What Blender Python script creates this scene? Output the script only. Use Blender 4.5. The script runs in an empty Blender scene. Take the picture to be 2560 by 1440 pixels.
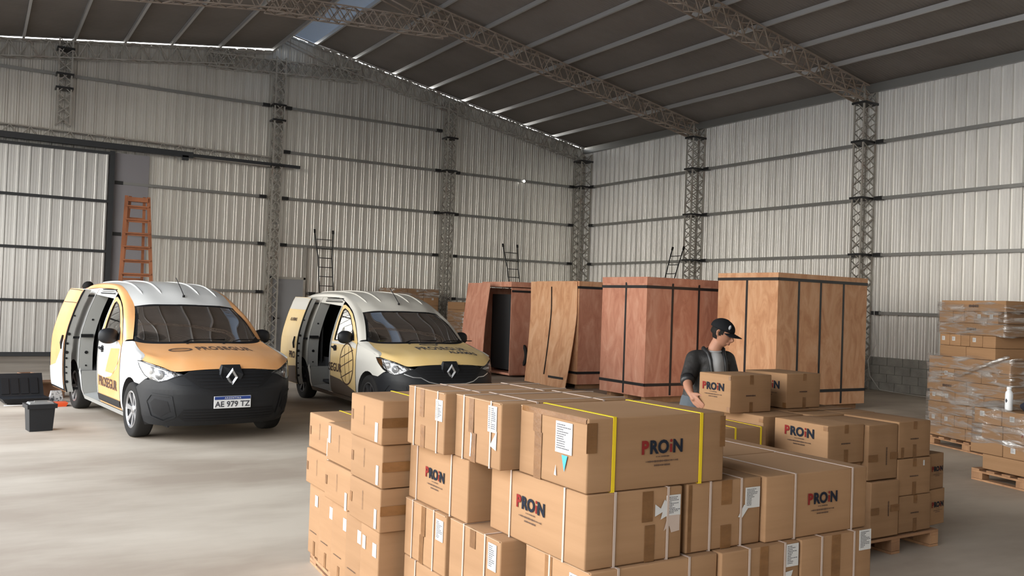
import bpy, bmesh, math, random
from mathutils import Vector, Matrix, geometry
from mathutils.bvhtree import BVHTree
random.seed(7)
PI = math.pi
S = bpy.context.scene
COL = S.collection

# ------------------------------------------------------------------ camera
cd = bpy.data.cameras.new('camera'); cam = bpy.data.objects.new('camera', cd); COL.objects.link(cam); S.camera = cam
cd.sensor_width = 36; cd.lens = 2181.856 / 2560 * 36; cd.clip_end = 400
YAW, PIT, ROL = 0.550977, 0.01687, 0.035367
_F = Vector((math.sin(YAW)*math.cos(PIT), math.cos(YAW)*math.cos(PIT), math.sin(PIT)))
_r = Vector((math.cos(YAW), -math.sin(YAW), 0)); _u = _r.cross(_F)
_r2 = math.cos(ROL)*_r + math.sin(ROL)*_u; _u2 = -math.sin(ROL)*_r + math.cos(ROL)*_u
M3 = Matrix((_r2, _u2, -_F)).transposed()
cam.matrix_world = Matrix.Translation((-18.166, -24.941, 1.75)) @ M3.to_4x4()

# ------------------------------------------------------------------ sky, exposure
S.view_settings.view_transform = 'Standard'; S.view_settings.look = 'None'
S.view_settings.gamma = 1.0; S.view_settings.use_curve_mapping = False
S.view_settings.exposure = 0.0
W = bpy.data.worlds.new('sky'); S.world = W; W.use_nodes = True
wn = W.node_tree.nodes; wl = W.node_tree.links; wn.clear()
wo = wn.new('ShaderNodeOutputWorld'); wb = wn.new('ShaderNodeBackground'); wr = wn.new('ShaderNodeValToRGB')
wt = wn.new('ShaderNodeTexCoord'); ws = wn.new('ShaderNodeSeparateXYZ'); wm = wn.new('ShaderNodeMapRange')
wm.inputs[1].default_value = -0.1; wm.inputs[2].default_value = 1.0
wl.new(wt.outputs['Generated'], ws.inputs[0]); wl.new(ws.outputs['Z'], wm.inputs[0]); wl.new(wm.outputs[0], wr.inputs[0])
e = wr.color_ramp.elements
e[0].position = 0.05; e[0].color = (0.42, 0.40, 0.36, 1); e[1].position = 0.12; e[1].color = (1.0, 0.93, 0.82, 1)
x = e.new(0.35); x.color = (0.92, 0.93, 0.92, 1); x = e.new(1.0); x.color = (0.50, 0.68, 1.0, 1)
wl.new(wr.outputs[0], wb.inputs[0]); wb.inputs[1].default_value = 8.4; wl.new(wb.outputs[0], wo.inputs[0])

# the open doorways daylight comes through (light portals: they only steer sampling of the sky)
def portal(loc, rot, sx, sy):
    l = bpy.data.lights.new('doorway_daylight', 'AREA'); l.shape = 'RECTANGLE'; l.size = sx; l.size_y = sy
    l.cycles.is_portal = True
    o = bpy.data.objects.new('doorway_daylight', l); o.location = loc; o.rotation_euler = rot; COL.objects.link(o)
portal((-21.85, -16.9, 3.45), (0, -PI/2, 0), 6.9, 21.0)
portal((-14.0, -34.7, 1.5), (PI/2, 0, 0), 2.4, 3.0)

# ------------------------------------------------------------------ materials
def C4(c): return (c[0], c[1], c[2], 1)
def srgb(r, g, b):
    f = lambda v: (v/255/12.92) if v/255 <= .04045 else ((v/255+.055)/1.055)**2.4
    return (f(r), f(g), f(b))
def mat(name, col, rough=.6, metal=0, noise=None, spec=.5, bump=None, coat=0, rnd=0, trans=0):
    """noise=(scale xyz, second colour, low, high)  bump=(scale, strength, distance)"""
    m = bpy.data.materials.new(name); m.use_nodes = True; nt = m.node_tree; N = nt.nodes; L = nt.links
    b = N['Principled BSDF']; b.inputs['Base Color'].default_value = C4(col); b.inputs['Roughness'].default_value = rough
    b.inputs['Metallic'].default_value = metal; b.inputs['Specular IOR Level'].default_value = spec
    b.inputs['Coat Weight'].default_value = coat; b.inputs['Coat Roughness'].default_value = .08
    out = None
    if noise or bump: tc = N.new('ShaderNodeTexCoord')
    if noise:
        mp = N.new('ShaderNodeMapping'); mp.inputs['Scale'].default_value = noise[0]
        nz = N.new('ShaderNodeTexNoise'); nz.inputs['Scale'].default_value = 1; nz.inputs['Detail'].default_value = 5
        nz.inputs['Roughness'].default_value = .6
        r = N.new('ShaderNodeMapRange'); r.inputs[1].default_value = noise[2]; r.inputs[2].default_value = noise[3]
        mx = N.new('ShaderNodeMix'); mx.data_type = 'RGBA'; mx.inputs[6].default_value = C4(col); mx.inputs[7].default_value = C4(noise[1])
        L.new(tc.outputs['Object'], mp.inputs[0]); L.new(mp.outputs[0], nz.inputs[0]); L.new(nz.outputs[0], r.inputs[0])
        L.new(r.outputs[0], mx.inputs[0]); L.new(mx.outputs[2], b.inputs['Base Color']); out = mx.outputs[2]
        if rnd:
            oi = N.new('ShaderNodeObjectInfo'); va = N.new('ShaderNodeVectorMath'); va.operation = 'SCALE'
            cb = N.new('ShaderNodeCombineXYZ'); L.new(oi.outputs['Random'], cb.inputs[0]); L.new(oi.outputs['Random'], cb.inputs[2])
            va.inputs['Scale'].default_value = 37; ad = N.new('ShaderNodeVectorMath'); L.new(cb.outputs[0], va.inputs[0])
            L.new(mp.outputs[0], ad.inputs[0]); L.new(va.outputs[0], ad.inputs[1]); L.new(ad.outputs[0], nz.inputs[0])
    if rnd:
        oi = N.new('ShaderNodeObjectInfo'); hs = N.new('ShaderNodeHueSaturation'); mr = N.new('ShaderNodeMapRange')
        mr.inputs[3].default_value = 1-rnd; mr.inputs[4].default_value = 1+rnd
        L.new(oi.outputs['Random'], mr.inputs[0]); L.new(mr.outputs[0], hs.inputs['Value'])
        if out: L.new(out, hs.inputs['Color'])
        else: hs.inputs['Color'].default_value = C4(col)
        L.new(hs.outputs[0], b.inputs['Base Color'])
    if bump:
        n2 = N.new('ShaderNodeTexNoise'); n2.inputs['Scale'].default_value = bump[0]; n2.inputs['Detail'].default_value = 4
        bp = N.new('ShaderNodeBump'); bp.inputs['Strength'].default_value = bump[1]; bp.inputs['Distance'].default_value = bump[2]
        L.new(tc.outputs['Object'], n2.inputs[0]); L.new(n2.outputs[0], bp.inputs['Height']); L.new(bp.outputs[0], b.inputs['Normal'])
    return m
def glassmat(name, tint, dens, rough=.02):
    m = bpy.data.materials.new(name); m.use_nodes = True; nt = m.node_tree; N = nt.nodes; L = nt.links; N.clear()
    o = N.new('ShaderNodeOutputMaterial'); t = N.new('ShaderNodeBsdfTransparent'); t.inputs[0].default_value = C4(tint)
    g = N.new('ShaderNodeBsdfGlossy'); g.inputs['Roughness'].default_value = rough; f = N.new('ShaderNodeFresnel'); f.inputs[0].default_value = 1.38
    mx = N.new('ShaderNodeMixShader'); L.new(f.outputs[0], mx.inputs[0]); L.new(t.outputs[0], mx.inputs[1]); L.new(g.outputs[0], mx.inputs[2])
    L.new(mx.outputs[0], o.inputs[0]); return m

M = {}
M['wall_b'] = mat('galvanised_sheet', (.80, .78, .73), .35, .72, noise=((.9, .9, .18), (.64, .62, .58), .35, .7), bump=(3, .12, .02))
M['wall_r'] = mat('galvanised_sheet_lit', (.92, .91, .88), .40, .55, noise=((.9, 1.6, .25), (.74, .73, .70), .35, .7), bump=(2.2, .15, .03))  # same sheet, base colour lightened for the daylight this wall catches
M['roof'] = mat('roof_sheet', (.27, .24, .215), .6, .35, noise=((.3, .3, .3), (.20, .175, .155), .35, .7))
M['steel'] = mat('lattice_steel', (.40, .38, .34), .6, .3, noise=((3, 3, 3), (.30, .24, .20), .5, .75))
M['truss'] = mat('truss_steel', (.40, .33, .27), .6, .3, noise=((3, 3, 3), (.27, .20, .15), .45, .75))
M['girt'] = mat('girt_steel', (.30, .30, .29), .45, .8)
M['purlin'] = mat('purlin_steel', (.62, .62, .62), .4, .75)
M['door_frame'] = mat('door_frame_paint', (.025, .028, .032), .5)
M['grey_door'] = mat('grey_door_paint', (.27, .275, .285), .5, noise=((1, 1, 1), (.24, .24, .25), .3, .7))
M['black'] = mat('black_paint', (.012, .012, .013), .45)
M['strap_b'] = mat('black_strap', (.02, .021, .023), .4)
M['block'] = mat('concrete_block', (.34, .33, .30), .9, noise=((3, 3, 3), (.22, .215, .20), .35, .7), bump=(30, .4, .01))
M['mortar'] = mat('mortar', (.20, .195, .18), .95)
M['card'] = mat('cardboard', (.315, .182, .094), .82, noise=((.8, .8, 14), (.27, .153, .077), .35, .7), spec=.25, rnd=.09)
M['card_edge'] = mat('cardboard_edge', (.38, .25, .15), .9, rnd=.1)
M['tape'] = mat('packing_tape', (.21, .10, .036), .32, noise=((6, 6, 20), (.15, .068, .022), .4, .7), bump=(60, .3, .004), rnd=.15)
M['label'] = mat('paper_label', (.54, .53, .51), .7)
M['ink'] = mat('black_ink', (.05, .05, .06), .8)
M['inkd'] = mat('printed_text', (.07, .038, .025), .8)
M['red'] = mat('red_print', (.20, .022, .02), .85, spec=.1)
M['navy'] = mat('navy_print', (.016, .019, .028), .85, spec=.1)
M['cyan'] = mat('blue_sticker', (.04, .33, .62), .5)
M['strap_w'] = mat('white_strap', (.46, .36, .30), .35, spec=.6)
M['strap_y'] = mat('yellow_strap', (.70, .50, .012), .4)
M['wood'] = mat('pallet_wood', (.42, .235, .12), .85, noise=((3, 12, 3), (.28, .14, .07), .35, .7), rnd=.12)
M['floor'] = mat('concrete_floor', (.35, .285, .22), .62, noise=((.35, .8, 1), (.52, .45, .36), .38, .64), spec=.35, bump=(14, .1, .01))
M['apron'] = mat('outdoor_apron', (.38, .35, .31), .9)
def wood_panel(name, c1, c2, c3):
    m = bpy.data.materials.new(name); m.use_nodes = True; N = m.node_tree.nodes; L = m.node_tree.links; b = N['Principled BSDF']
    b.inputs['Roughness'].default_value = .62; b.inputs['Specular IOR Level'].default_value = .3
    tc = N.new('ShaderNodeTexCoord'); mp = N.new('ShaderNodeMapping'); mp.inputs['Scale'].default_value = (3.6, 3.6, 1.3)
    oi = N.new('ShaderNodeObjectInfo'); ad = N.new('ShaderNodeVectorMath'); sc = N.new('ShaderNodeVectorMath'); sc.operation = 'SCALE'; sc.inputs['Scale'].default_value = 50
    cb = N.new('ShaderNodeCombineXYZ'); L.new(oi.outputs['Random'], cb.inputs[0]); L.new(oi.outputs['Random'], cb.inputs[1]); L.new(cb.outputs[0], sc.inputs[0])
    L.new(tc.outputs['Object'], mp.inputs[0]); L.new(mp.outputs[0], ad.inputs[0]); L.new(sc.outputs[0], ad.inputs[1])
    nz = N.new('ShaderNodeTexNoise'); nz.inputs['Scale'].default_value = 1.3; nz.inputs['Detail'].default_value = 7; nz.inputs['Roughness'].default_value = .62; nz.inputs['Distortion'].default_value = 1.1
    L.new(ad.outputs[0], nz.inputs[0]); r = N.new('ShaderNodeValToRGB'); L.new(nz.outputs[0], r.inputs[0])
    e = r.color_ramp.elements; e[0].position = .33; e[0].color = C4(c2); e[1].position = .68; e[1].color = C4(c3); x = e.new(.5); x.color = C4(c1)
    L.new(r.outputs[0], b.inputs['Base Color']); return m
M['ply_red'] = wood_panel('red_plywood', (.58, .27, .18), (.48, .20, .13), (.66, .35, .245))
M['ply_tan'] = wood_panel('tan_plywood', (.66, .36, .20), (.54, .265, .135), (.74, .45, .27))
M['white_car'] = mat('white_paint', (.66, .66, .64), .3, coat=.6)
M['cream_car'] = mat('cream_paint', (.62, .60, .54), .32, coat=.6)
M['orange'] = mat('orange_vinyl', (.76, .36, .13), .38, coat=.35, noise=((1.2, 1.2, 1.2), (.80, .44, .21), .4, .7))
M['yellow'] = mat('yellow_vinyl', (.76, .53, .21), .38, coat=.35, noise=((1.2, 1.2, 1.2), (.79, .59, .29), .4, .7))
M['plastic'] = mat('black_plastic', (.011, .012, .014), .5, spec=.35)
M['plastic2'] = mat('dark_trim', (.008, .008, .009), .6, spec=.3)
M['brown_l'] = mat('brown_lower_paint', (.10, .075, .055), .55)
M['rubber'] = mat('tyre_rubber', (.02, .019, .018), .85, spec=.2)
M['alloy'] = mat('wheel_alloy', (.42, .42, .43), .35, .8)
M['alloy_d'] = mat('dark_wheel', (.04, .04, .042), .5, .3)
M['chrome'] = mat('chrome', (.62, .62, .62), .3, .85)
M['lamp_in'] = mat('lamp_reflector', (.42, .42, .42), .25, .9, bump=(16, 1.0, .03))
M['glass'] = glassmat('tinted_glass', (.24, .28, .27), 1)
M['clear'] = glassmat('clear_lamp_glass', (.9, .9, .9), 1)
M['jamb'] = mat('bare_jamb_paint', (.33, .33, .31), .45)
M['dark_in'] = mat('dark_interior', (.03, .03, .032), .85)
M['plate_w'] = mat('plate_white', (.72, .73, .73), .4)
M['plate_b'] = mat('plate_blue', (.02, .05, .22), .4)
M['skin'] = mat('skin', (.36, .175, .11), .55, spec=.35)
M['hair'] = mat('black_hair', (.007, .006, .005), .75, spec=.2)
M['jacket'] = mat('dark_jacket', (.008, .0075, .0075), .6, noise=((6, 6, 9), (.02, .018, .017), .4, .6), bump=(9, .7, .02))
M['tee'] = mat('grey_tshirt', (.27, .27, .27), .9, bump=(12, .4, .01))
M['jeans'] = mat('grey_blue_trousers', (.075, .09, .105), .9, bump=(14, .4, .01))
M['cap'] = mat('black_cap', (.006, .0065, .008), .85, spec=.2)
M['ladder_w'] = mat('ladder_wood', (.33, .12, .05), .6, noise=((4, 4, 2), (.22, .075, .03), .4, .7))
M['aluminium'] = mat('white_bottle', (.8, .82, .84), .35)
M['orange_p'] = mat('orange_plastic', (.72, .09, .02), .5)
M['eye'] = mat('eye_white', (.6, .58, .55), .3)
M['lip'] = mat('lip', (.30, .11, .08), .5)

def wrapmat():
    m = bpy.data.materials.new('stretch_film'); m.use_nodes = True; N = m.node_tree.nodes; L = m.node_tree.links; N.clear()
    o = N.new('ShaderNodeOutputMaterial'); t = N.new('ShaderNodeBsdfTransparent'); t.inputs[0].default_value = (.93, .93, .93, 1)
    g = N.new('ShaderNodeBsdfGlossy'); g.inputs['Roughness'].default_value = .16; g.inputs['Color'].default_value = (.95, .95, .95, 1)
    d = N.new('ShaderNodeBsdfDiffuse'); d.inputs[0].default_value = (.75, .74, .72, 1)
    tc = N.new('ShaderNodeTexCoord'); mp = N.new('ShaderNodeMapping'); mp.inputs['Scale'].default_value = (1.2, 1.2, 7); mp.inputs['Rotation'].default_value = (.12, .1, 0)
    nz = N.new('ShaderNodeTexNoise'); nz.inputs['Scale'].default_value = 2.4; nz.inputs['Detail'].default_value = 6; nz.inputs['Distortion'].default_value = .8
    L.new(tc.outputs['Object'], mp.inputs[0]); L.new(mp.outputs[0], nz.inputs[0])
    bp = N.new('ShaderNodeBump'); bp.inputs['Strength'].default_value = 1; bp.inputs['Distance'].default_value = .05
    L.new(nz.outputs[0], bp.inputs['Height']); L.new(bp.outputs[0], g.inputs['Normal']); L.new(bp.outputs[0], d.inputs['Normal'])
    r = N.new('ShaderNodeMapRange'); r.inputs[1].default_value = .44; r.inputs[2].default_value = .64; r.inputs[3].default_value = .05; r.inputs[4].default_value = .62
    L.new(nz.outputs[0], r.inputs[0])
    mx = N.new('ShaderNodeMixShader'); mx.inputs[0].default_value = .35; L.new(g.outputs[0], mx.inputs[1]); L.new(d.outputs[0], mx.inputs[2])
    m2 = N.new('ShaderNodeMixShader'); L.new(r.outputs[0], m2.inputs[0]); L.new(t.outputs[0], m2.inputs[1]); L.new(mx.outputs[0], m2.inputs[2])
    L.new(m2.outputs[0], o.inputs[0]); return m
M['film'] = wrapmat()
def ridgemat():
    m = bpy.data.materials.new('sky_tinted_ridge_sheet'); m.use_nodes = True; N = m.node_tree.nodes; L = m.node_tree.links
    b = N['Principled BSDF']; b.inputs['Base Color'].default_value = (.35, .38, .42, 1); b.inputs['Roughness'].default_value = .5  # bluish tint and translucency stand in for sky light spilled under the ridge
    o = [n for n in N if n.type == 'OUTPUT_MATERIAL'][0]; t = N.new('ShaderNodeBsdfTranslucent'); t.inputs[0].default_value = (.30, .36, .42, 1)
    mx = N.new('ShaderNodeMixShader'); mx.inputs[0].default_value = .035; L.new(b.outputs[0], mx.inputs[1]); L.new(t.outputs[0], mx.inputs[2]); L.new(mx.outputs[0], o.inputs[0]); return m
M['ridge'] = ridgemat()

# ------------------------------------------------------------------ mesh helpers
def link(o, parent=None):
    COL.objects.link(o)
    if parent: o.parent = parent
    return o
def mobj(name, V, Fc, m, parent=None, smooth=False, mi=None, loc=None):
    me = bpy.data.meshes.new(name); me.from_pydata([tuple(v) for v in V], [], Fc); me.update()
    for k in (m if isinstance(m, (list, tuple)) else [m]): me.materials.append(k)
    if mi: me.polygons.foreach_set('material_index', mi)
    if smooth: me.polygons.foreach_set('use_smooth', [True]*len(me.polygons))
    o = bpy.data.objects.new(name, me)
    if loc: o.location = loc
    return link(o, parent)
def tag(o, label=None, cat=None, group=None, kind=None):
    if label: o['label'] = label
    if cat: o['category'] = cat
    if group: o['group'] = group
    if kind: o['kind'] = kind
    return o
def thing(name, label, cat, loc=(0, 0, 0), rz=0, group=None):
    o = bpy.data.objects.new(name, None); o.empty_display_size = .1; o.location = loc; o.rotation_euler = (0, 0, rz)
    return tag(link(o), label, cat, group)
class MB:
    def __init__(s): s.V = []; s.F = []; s.mi = []; s.cur = 0
    def add(s, V, Fc):
        n = len(s.V); s.V += [Vector(v) for v in V]; s.F += [tuple(i+n for i in f) for f in Fc]; s.mi += [s.cur]*len(Fc); return s
    def box(s, c, d, rz=0, mtx=None):
        x, y, z = d[0]/2, d[1]/2, d[2]/2
        V = [Vector((a, b, e)) for a in (-x, x) for b in (-y, y) for e in (-z, z)]
        R = mtx if mtx else Matrix.Rotation(rz, 3, 'Z')
        return s.add([R @ v + Vector(c) for v in V], [(0, 1, 3, 2), (4, 6, 7, 5), (0, 4, 5, 1), (2, 3, 7, 6), (0, 2, 6, 4), (1, 5, 7, 3)])
    def b2(s, x0, x1, y0, y1, z0, z1): return s.box(((x0+x1)/2, (y0+y1)/2, (z0+z1)/2), (x1-x0, y1-y0, z1-z0))
    def bar(s, p, q, w, h=None, up=(0, 0, 1)):
        p, q = Vector(p), Vector(q); d = (q-p); L_ = d.length; d.normalize(); up = Vector(up)
        if abs(d.dot(up)) > .98: up = Vector((1, 0, 0))
        a = d.cross(up).normalized(); b = a.cross(d); return s.box((p+q)/2, (L_, w, h or w), mtx=Matrix((d, a, b)).transposed())
    def tube(s, pts, r, n=8, cap=True):
        pts = [Vector(p) for p in pts]; V = []; Fc = []; k = len(pts); up = Vector((0, 0, 1)); pa = None
        for i, p in enumerate(pts):
            d = (pts[min(i+1, k-1)]-pts[max(i-1, 0)]).normalized()
            a = d.cross(up) if abs(d.dot(up)) < .95 else d.cross(Vector((1, 0, 0)))
            if pa is not None:
                a2 = pa - d*pa.dot(d)
                if a2.length > .01: a = a2
            a.normalize(); pa = a; b = d.cross(a); rr = r[i] if isinstance(r, (list, tuple)) else r
            V += [p + (a*math.cos(2*PI*j/n)+b*math.sin(2*PI*j/n))*rr for j in range(n)]
        for i in range(k-1):
            for j in range(n): Fc.append((i*n+j, i*n+(j+1) % n, (i+1)*n+(j+1) % n, (i+1)*n+j))
        if cap: Fc += [tuple(range(n-1, -1, -1)), tuple((k-1)*n+j for j in range(n))]
        return s.add(V, Fc)
    def lathe(s, prof, c=(0, 0, 0), n=24, axis='Z'):
        V = []; k = len(prof)
        for i in range(n):
            a = 2*PI*i/n
            for r, h in prof:
                v = (r*math.cos(a), r*math.sin(a), h)
                if axis == 'X': v = (h, v[0], v[1])
                elif axis == 'Y': v = (v[0], h, v[1])
                V.append(Vector(v)+Vector(c))
        return s.add(V, [(i*k+j, ((i+1) % n)*k+j, ((i+1) % n)*k+j+1, i*k+j+1) for i in range(n) for j in range(k-1)])
    def build(s, name, m, parent=None, smooth=False, loc=None):
        o = mobj(name, s.V, s.F, m, parent, smooth, s.mi if isinstance(m, (list, tuple)) else None, loc); return o
def fixn(o):
    bm = bmesh.new(); bm.from_mesh(o.data); bmesh.ops.recalc_face_normals(bm, faces=bm.faces); bm.to_mesh(o.data); bm.free(); return o
def autosmooth(o, ang=40):
    o.data.polygons.foreach_set('use_smooth', [True]*len(o.data.polygons))
    bm = bmesh.new(); bm.from_mesh(o.data)
    for ed in bm.edges:
        if len(ed.link_faces) == 2 and ed.calc_face_angle(0) > math.radians(ang): ed.smooth = False
    bm.to_mesh(o.data); bm.free(); return o
def ordn(i): return ['lowest', 'second', 'third', 'fourth', 'fifth', 'sixth', 'seventh', 'eighth', 'ninth', 'tenth', 'eleventh', 'twelfth'][i]

# text as mesh, cached
_tc = {}
def textmesh(body, size, bold=0, space=1):
    k = (body, size, bold, space)
    if k not in _tc:
        c = bpy.data.curves.new('txt', 'FONT'); c.body = body; c.size = size; c.offset = bold; c.space_character = space
        c.resolution_u = 3; o = bpy.data.objects.new('txt', c); COL.objects.link(o)
        dg = bpy.context.evaluated_depsgraph_get(); me = bpy.data.meshes.new_from_object(o.evaluated_get(dg))
        V = [v.co.copy() for v in me.vertices]; Fc = [tuple(p.vertices) for p in me.polygons]
        bpy.data.objects.remove(o); bpy.data.curves.remove(c); bpy.data.meshes.remove(me)
        w = max(v.x for v in V); x0 = min(v.x for v in V); _tc[k] = (V, Fc, x0, w)
    return _tc[k]
def addtext(mb, body, size, org, ax, ay, bold=0, center=True, space=1, sub=None):
    V, Fc, x0, x1 = textmesh(body, size, bold, space); cx = (x0+x1)/2 if center else 0
    mb.add([Vector(org)+Vector(ax)*(v.x-cx)+Vector(ay)*v.y for v in V], Fc); return x1-x0
# ------------------------------------------------------------------ building
XL, YF = -21.9, -34.8           # left wall, front wall
RX = -10.94                     # ridge
def roof_r(x): return 7.28 - .19*x if x > RX else 9.36
def roof_l(x): return 8.80 + .135*(x+11.1)
def roofz(x): return roof_r(x) if x >= -11.1 else roof_l(x)
def struct(o): o['kind'] = 'structure'; return o

b = MB(); b.b2(XL-.3, .3, YF-.3, .3, -.2, 0); struct(b.build('floor', M['floor']))
b = MB(); b.b2(-90, 40, -90, 60, -.3, -.21); struct(b.build('trim_1', M['apron']))     # ground outside

def prof(per=.25):
    # trapezoid sheet: pan with two small stiffeners, one deep rib per period (offset along wall, depth outwards)
    return [(0, 0), (.045, 0), (.052, .005), (.062, .005), (.069, 0), (.115, 0), (.122, .005), (.132, .005), (.139, 0), (.178, 0), (.190, .042), (.226, .042)]
def sheet_wall(name, p0, d, n_out, length, zlow, ztop, m):
    V = []; Fc = []; x = 0
    pts = []
    while x < length:
        for a, h in prof():
            if x+a <= length: pts.append((x+a, h))
        x += .25
    pts.append((length, 0))
    for i, (a, h) in enumerate(pts):
        P = Vector(p0)+Vector(d)*a+Vector(n_out)*h
        V += [Vector((P.x, P.y, zlow(a) if callable(zlow) else zlow)), Vector((P.x, P.y, ztop(a)))]
        if i: Fc.append((2*i-2, 2*i, 2*i+1, 2*i-1))
    return mobj(name, V, Fc, m)
# back wall: sheet with the sliding door's opening left free is fully covered by the leaf, so the sheet runs behind it
def btop(a):
    x = XL + a
    return roofz(x) - .024 - .026*abs(math.sin(PI*a/1.0))
struct(sheet_wall('wall_back', (XL, 0, 0), (1, 0, 0), (0, 1, 0), -XL, .02, btop, M['wall_b']))
struct(sheet_wall('wall_right', (0, 0, 0), (0, -1, 0), (1, 0, 0), -YF, .76, lambda a: 7.26, M['wall_r']))
b = MB()
b.b2(-.02, .16, YF, 0, 0, .78)
w = b.build('baseboard_right', M['mortar']); struct(w)
b = MB(); k = 0                # hollow concrete blocks, four courses
for r in range(4):
    y = -.02 - (.2 if r % 2 else 0)
    while y > -24:
        b.b2(-.035, .0, y-.388, y, .01+r*.195, .01+r*.195+.183); y -= .4
struct(b.build('trim_2', M['block']))
# left wall: solid far part, open doorway beyond it; front wall with an open gate
b = MB(); b.b2(XL-.1, XL, -6.4, 0, 0, 7.3); b.b2(XL-.1, XL, YF, -27.4, 0, 7.3); b.b2(XL-.1, XL, -27.4, -6.4, 6.9, 7.3)
struct(b.build('wall_left', M['wall_b']))
b = MB(); b.b2(XL, -15.2, YF-.1, YF, 0, 8.4); b.b2(-12.8, 0, YF-.1, YF, 0, 7.4); b.b2(-15.2, -12.8, YF-.1, YF, 3, 8.6); b.b2(-12.8, -6, YF-.1, YF, 7.3, 8.6)
struct(b.build('wall_front', M['wall_b']))
# roof: sinusoidal sheets
def roof_sheet(name, xa, xb, zf, m, per=.076, amp=.009):
    V = []; Fc = []; n = int((-YF+.06)/per*4)
    for i in range(n+1):
        y = .05 - i*per/4; dz = amp*math.sin(2*PI*i/4)
        V += [(xa, y, zf(xa)+dz), (xb, y, zf(xb)+dz)]
        if i: Fc.append((2*i-2, 2*i-1, 2*i+1, 2*i))
    return struct(mobj(name, V, Fc, m, smooth=True))
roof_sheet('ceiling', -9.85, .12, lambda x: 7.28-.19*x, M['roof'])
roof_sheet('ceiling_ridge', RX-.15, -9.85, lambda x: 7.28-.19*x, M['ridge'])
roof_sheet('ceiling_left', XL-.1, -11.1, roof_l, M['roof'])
b = MB(); b.b2(-11.10, -11.06, YF, 0, 8.82, 9.37); struct(b.build('window_1', M['ridge']))
# eave flashing on the right wall
b = MB(); b.b2(-.10, .0, YF, 0, 7.08, 7.285); struct(b.build('trim_3', M['girt']))

# lattice members
def lattice(mb, P, Q, a, b2, wa, wb, step, r=.012, rc=.018, faces='abcd'):
    """four chords from P to Q, offsets +-wa/2 along a, +-wb/2 along b; zigzag rods on the faces"""
    P, Q, a, b2 = Vector(P), Vector(Q), Vector(a), Vector(b2); L_ = (Q-P).length; n = max(2, int(L_/step)); n += n % 2
    def pt(t, i, j): return P.lerp(Q, t)+a*(wa/2*i)+b2*(wb/2*j)
    for i in (-1, 1):
        for j in (-1, 1): mb.bar(pt(0, i, j), pt(1, i, j), rc*2)
    for k in range(n):
        t0, t1 = k/n, (k+1)/n; s = 1 if k % 2 == 0 else -1
        for j in (-1, 1):
            if 'a' in faces: mb.bar(pt(t0, -s, j), pt(t1, s, j), r*1.6)
            if 'c' in faces: mb.bar(pt(t0, s, j), pt(t1, -s, j), r*1.6)
        for i in (-1, 1):
            if 'b' in faces: mb.bar(pt(t0, i, -s), pt(t1, i, s), r*1.6)
    return mb
def column(x, y, top, wx, wy, label, z0=0, plates=()):
    t = thing('lattice_column', label, 'column', (x, y, z0))
    b = MB(); lattice(b, (0, 0, 0), (0, 0, top-z0), (1, 0, 0), (0, 1, 0), wx, wy, .26, faces='abc')
    b.build('lattice', M['steel'], t)
    for z in plates:
        b = MB(); b.box((0, 0, z-z0), (wx+.10, wy+.10, .05)); b.build('plate', M['black'], t)
    return t
GZ = [1.81, 3.18, 4.52, 5.86, 7.13]
g = 'lattice columns of the hall'
column(-5.47, -.2, 8.1, .30, .28, 'lattice steel column on the back wall between the ridge and the corner', plates=(6.9, 5.86, 4.52))
column(-11.0, -.2, 8.5, .27, .28, 'lattice steel column on the back wall under the ridge, beside the grey door', plates=(7.13, 6.7, 5.4))
column(-16.45, -.2, 8.0, .30, .28, 'short lattice steel stub above the sliding door at far left', z0=5.82, plates=(7.75, 7.1, 6.75))
column(-.25, -.25, 7.0, .42, .40, 'lattice steel column in the corner of back and right walls', plates=(6.75, 5.86))
column(-.25, -5.85, 7.1, .45, .26, 'lattice steel column on the right wall, first from the corner', plates=(6.78, 5.86, 4.52, 3.18))
column(-.25, -11.6, 7.1, .45, .26, 'lattice steel column on the right wall between the crates and the wrapped pallets', plates=(6.78, 5.86, 4.52, 3.18))
column(-.25, -17.4, 7.1, .45, .26, 'lattice steel column on the right wall behind the wrapped pallets', plates=(6.78, 5.86))
# girts
def girt(p, q, label, where):
    p, q = Vector(p), Vector(q); t = thing('wall_girt', label, 'girt', p, 0, where); d = q-p
    b = MB(); b.bar((0, 0, 0), d, .07, .07); o = b.build('channel', M['girt'], t)
    n = d.normalized()
    for e_ in (n*.12, d-n*.12):
        b = MB(); b.bar(e_-n*.10, e_+n*.10, .11, .09); b.build('bracket', M['black'], t)
names = ['lowest', 'second lowest', 'middle', 'fourth up', 'topmost']
for i, z in enumerate(GZ):
    for (xa, xb, w) in ((-.5, -5.25, 'between corner and middle column'), (-5.7, -10.8, 'between middle column and ridge column'), (-11.2, -15.2, 'left of the ridge column')):
        if i == 3 and xa < -11: continue
        if i == 4 and xa < -11: xb = -21.8
        if i == 4 and xa > -5.6: continue
        if i == 0 and xa < -5 and xa > -11:
            xa = -5.7; xb = -9.9
        girt((xa, -.09, z), (xb, -.09, z), '%s steel girt on the back wall %s' % (names[i], w), 'girts of the back wall')
    if i < 4:
        for (ya, yb, w) in ((-.5, -5.65, 'between the corner and the first column'), (-6.05, -11.4, 'between the two columns'), (-11.8, -17.2, 'right of the nearer column')):
            girt((-.09, ya, z), (-.09, yb, z), '%s steel girt on the right wall %s' % (names[i], w), 'girts of the right wall')
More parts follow.
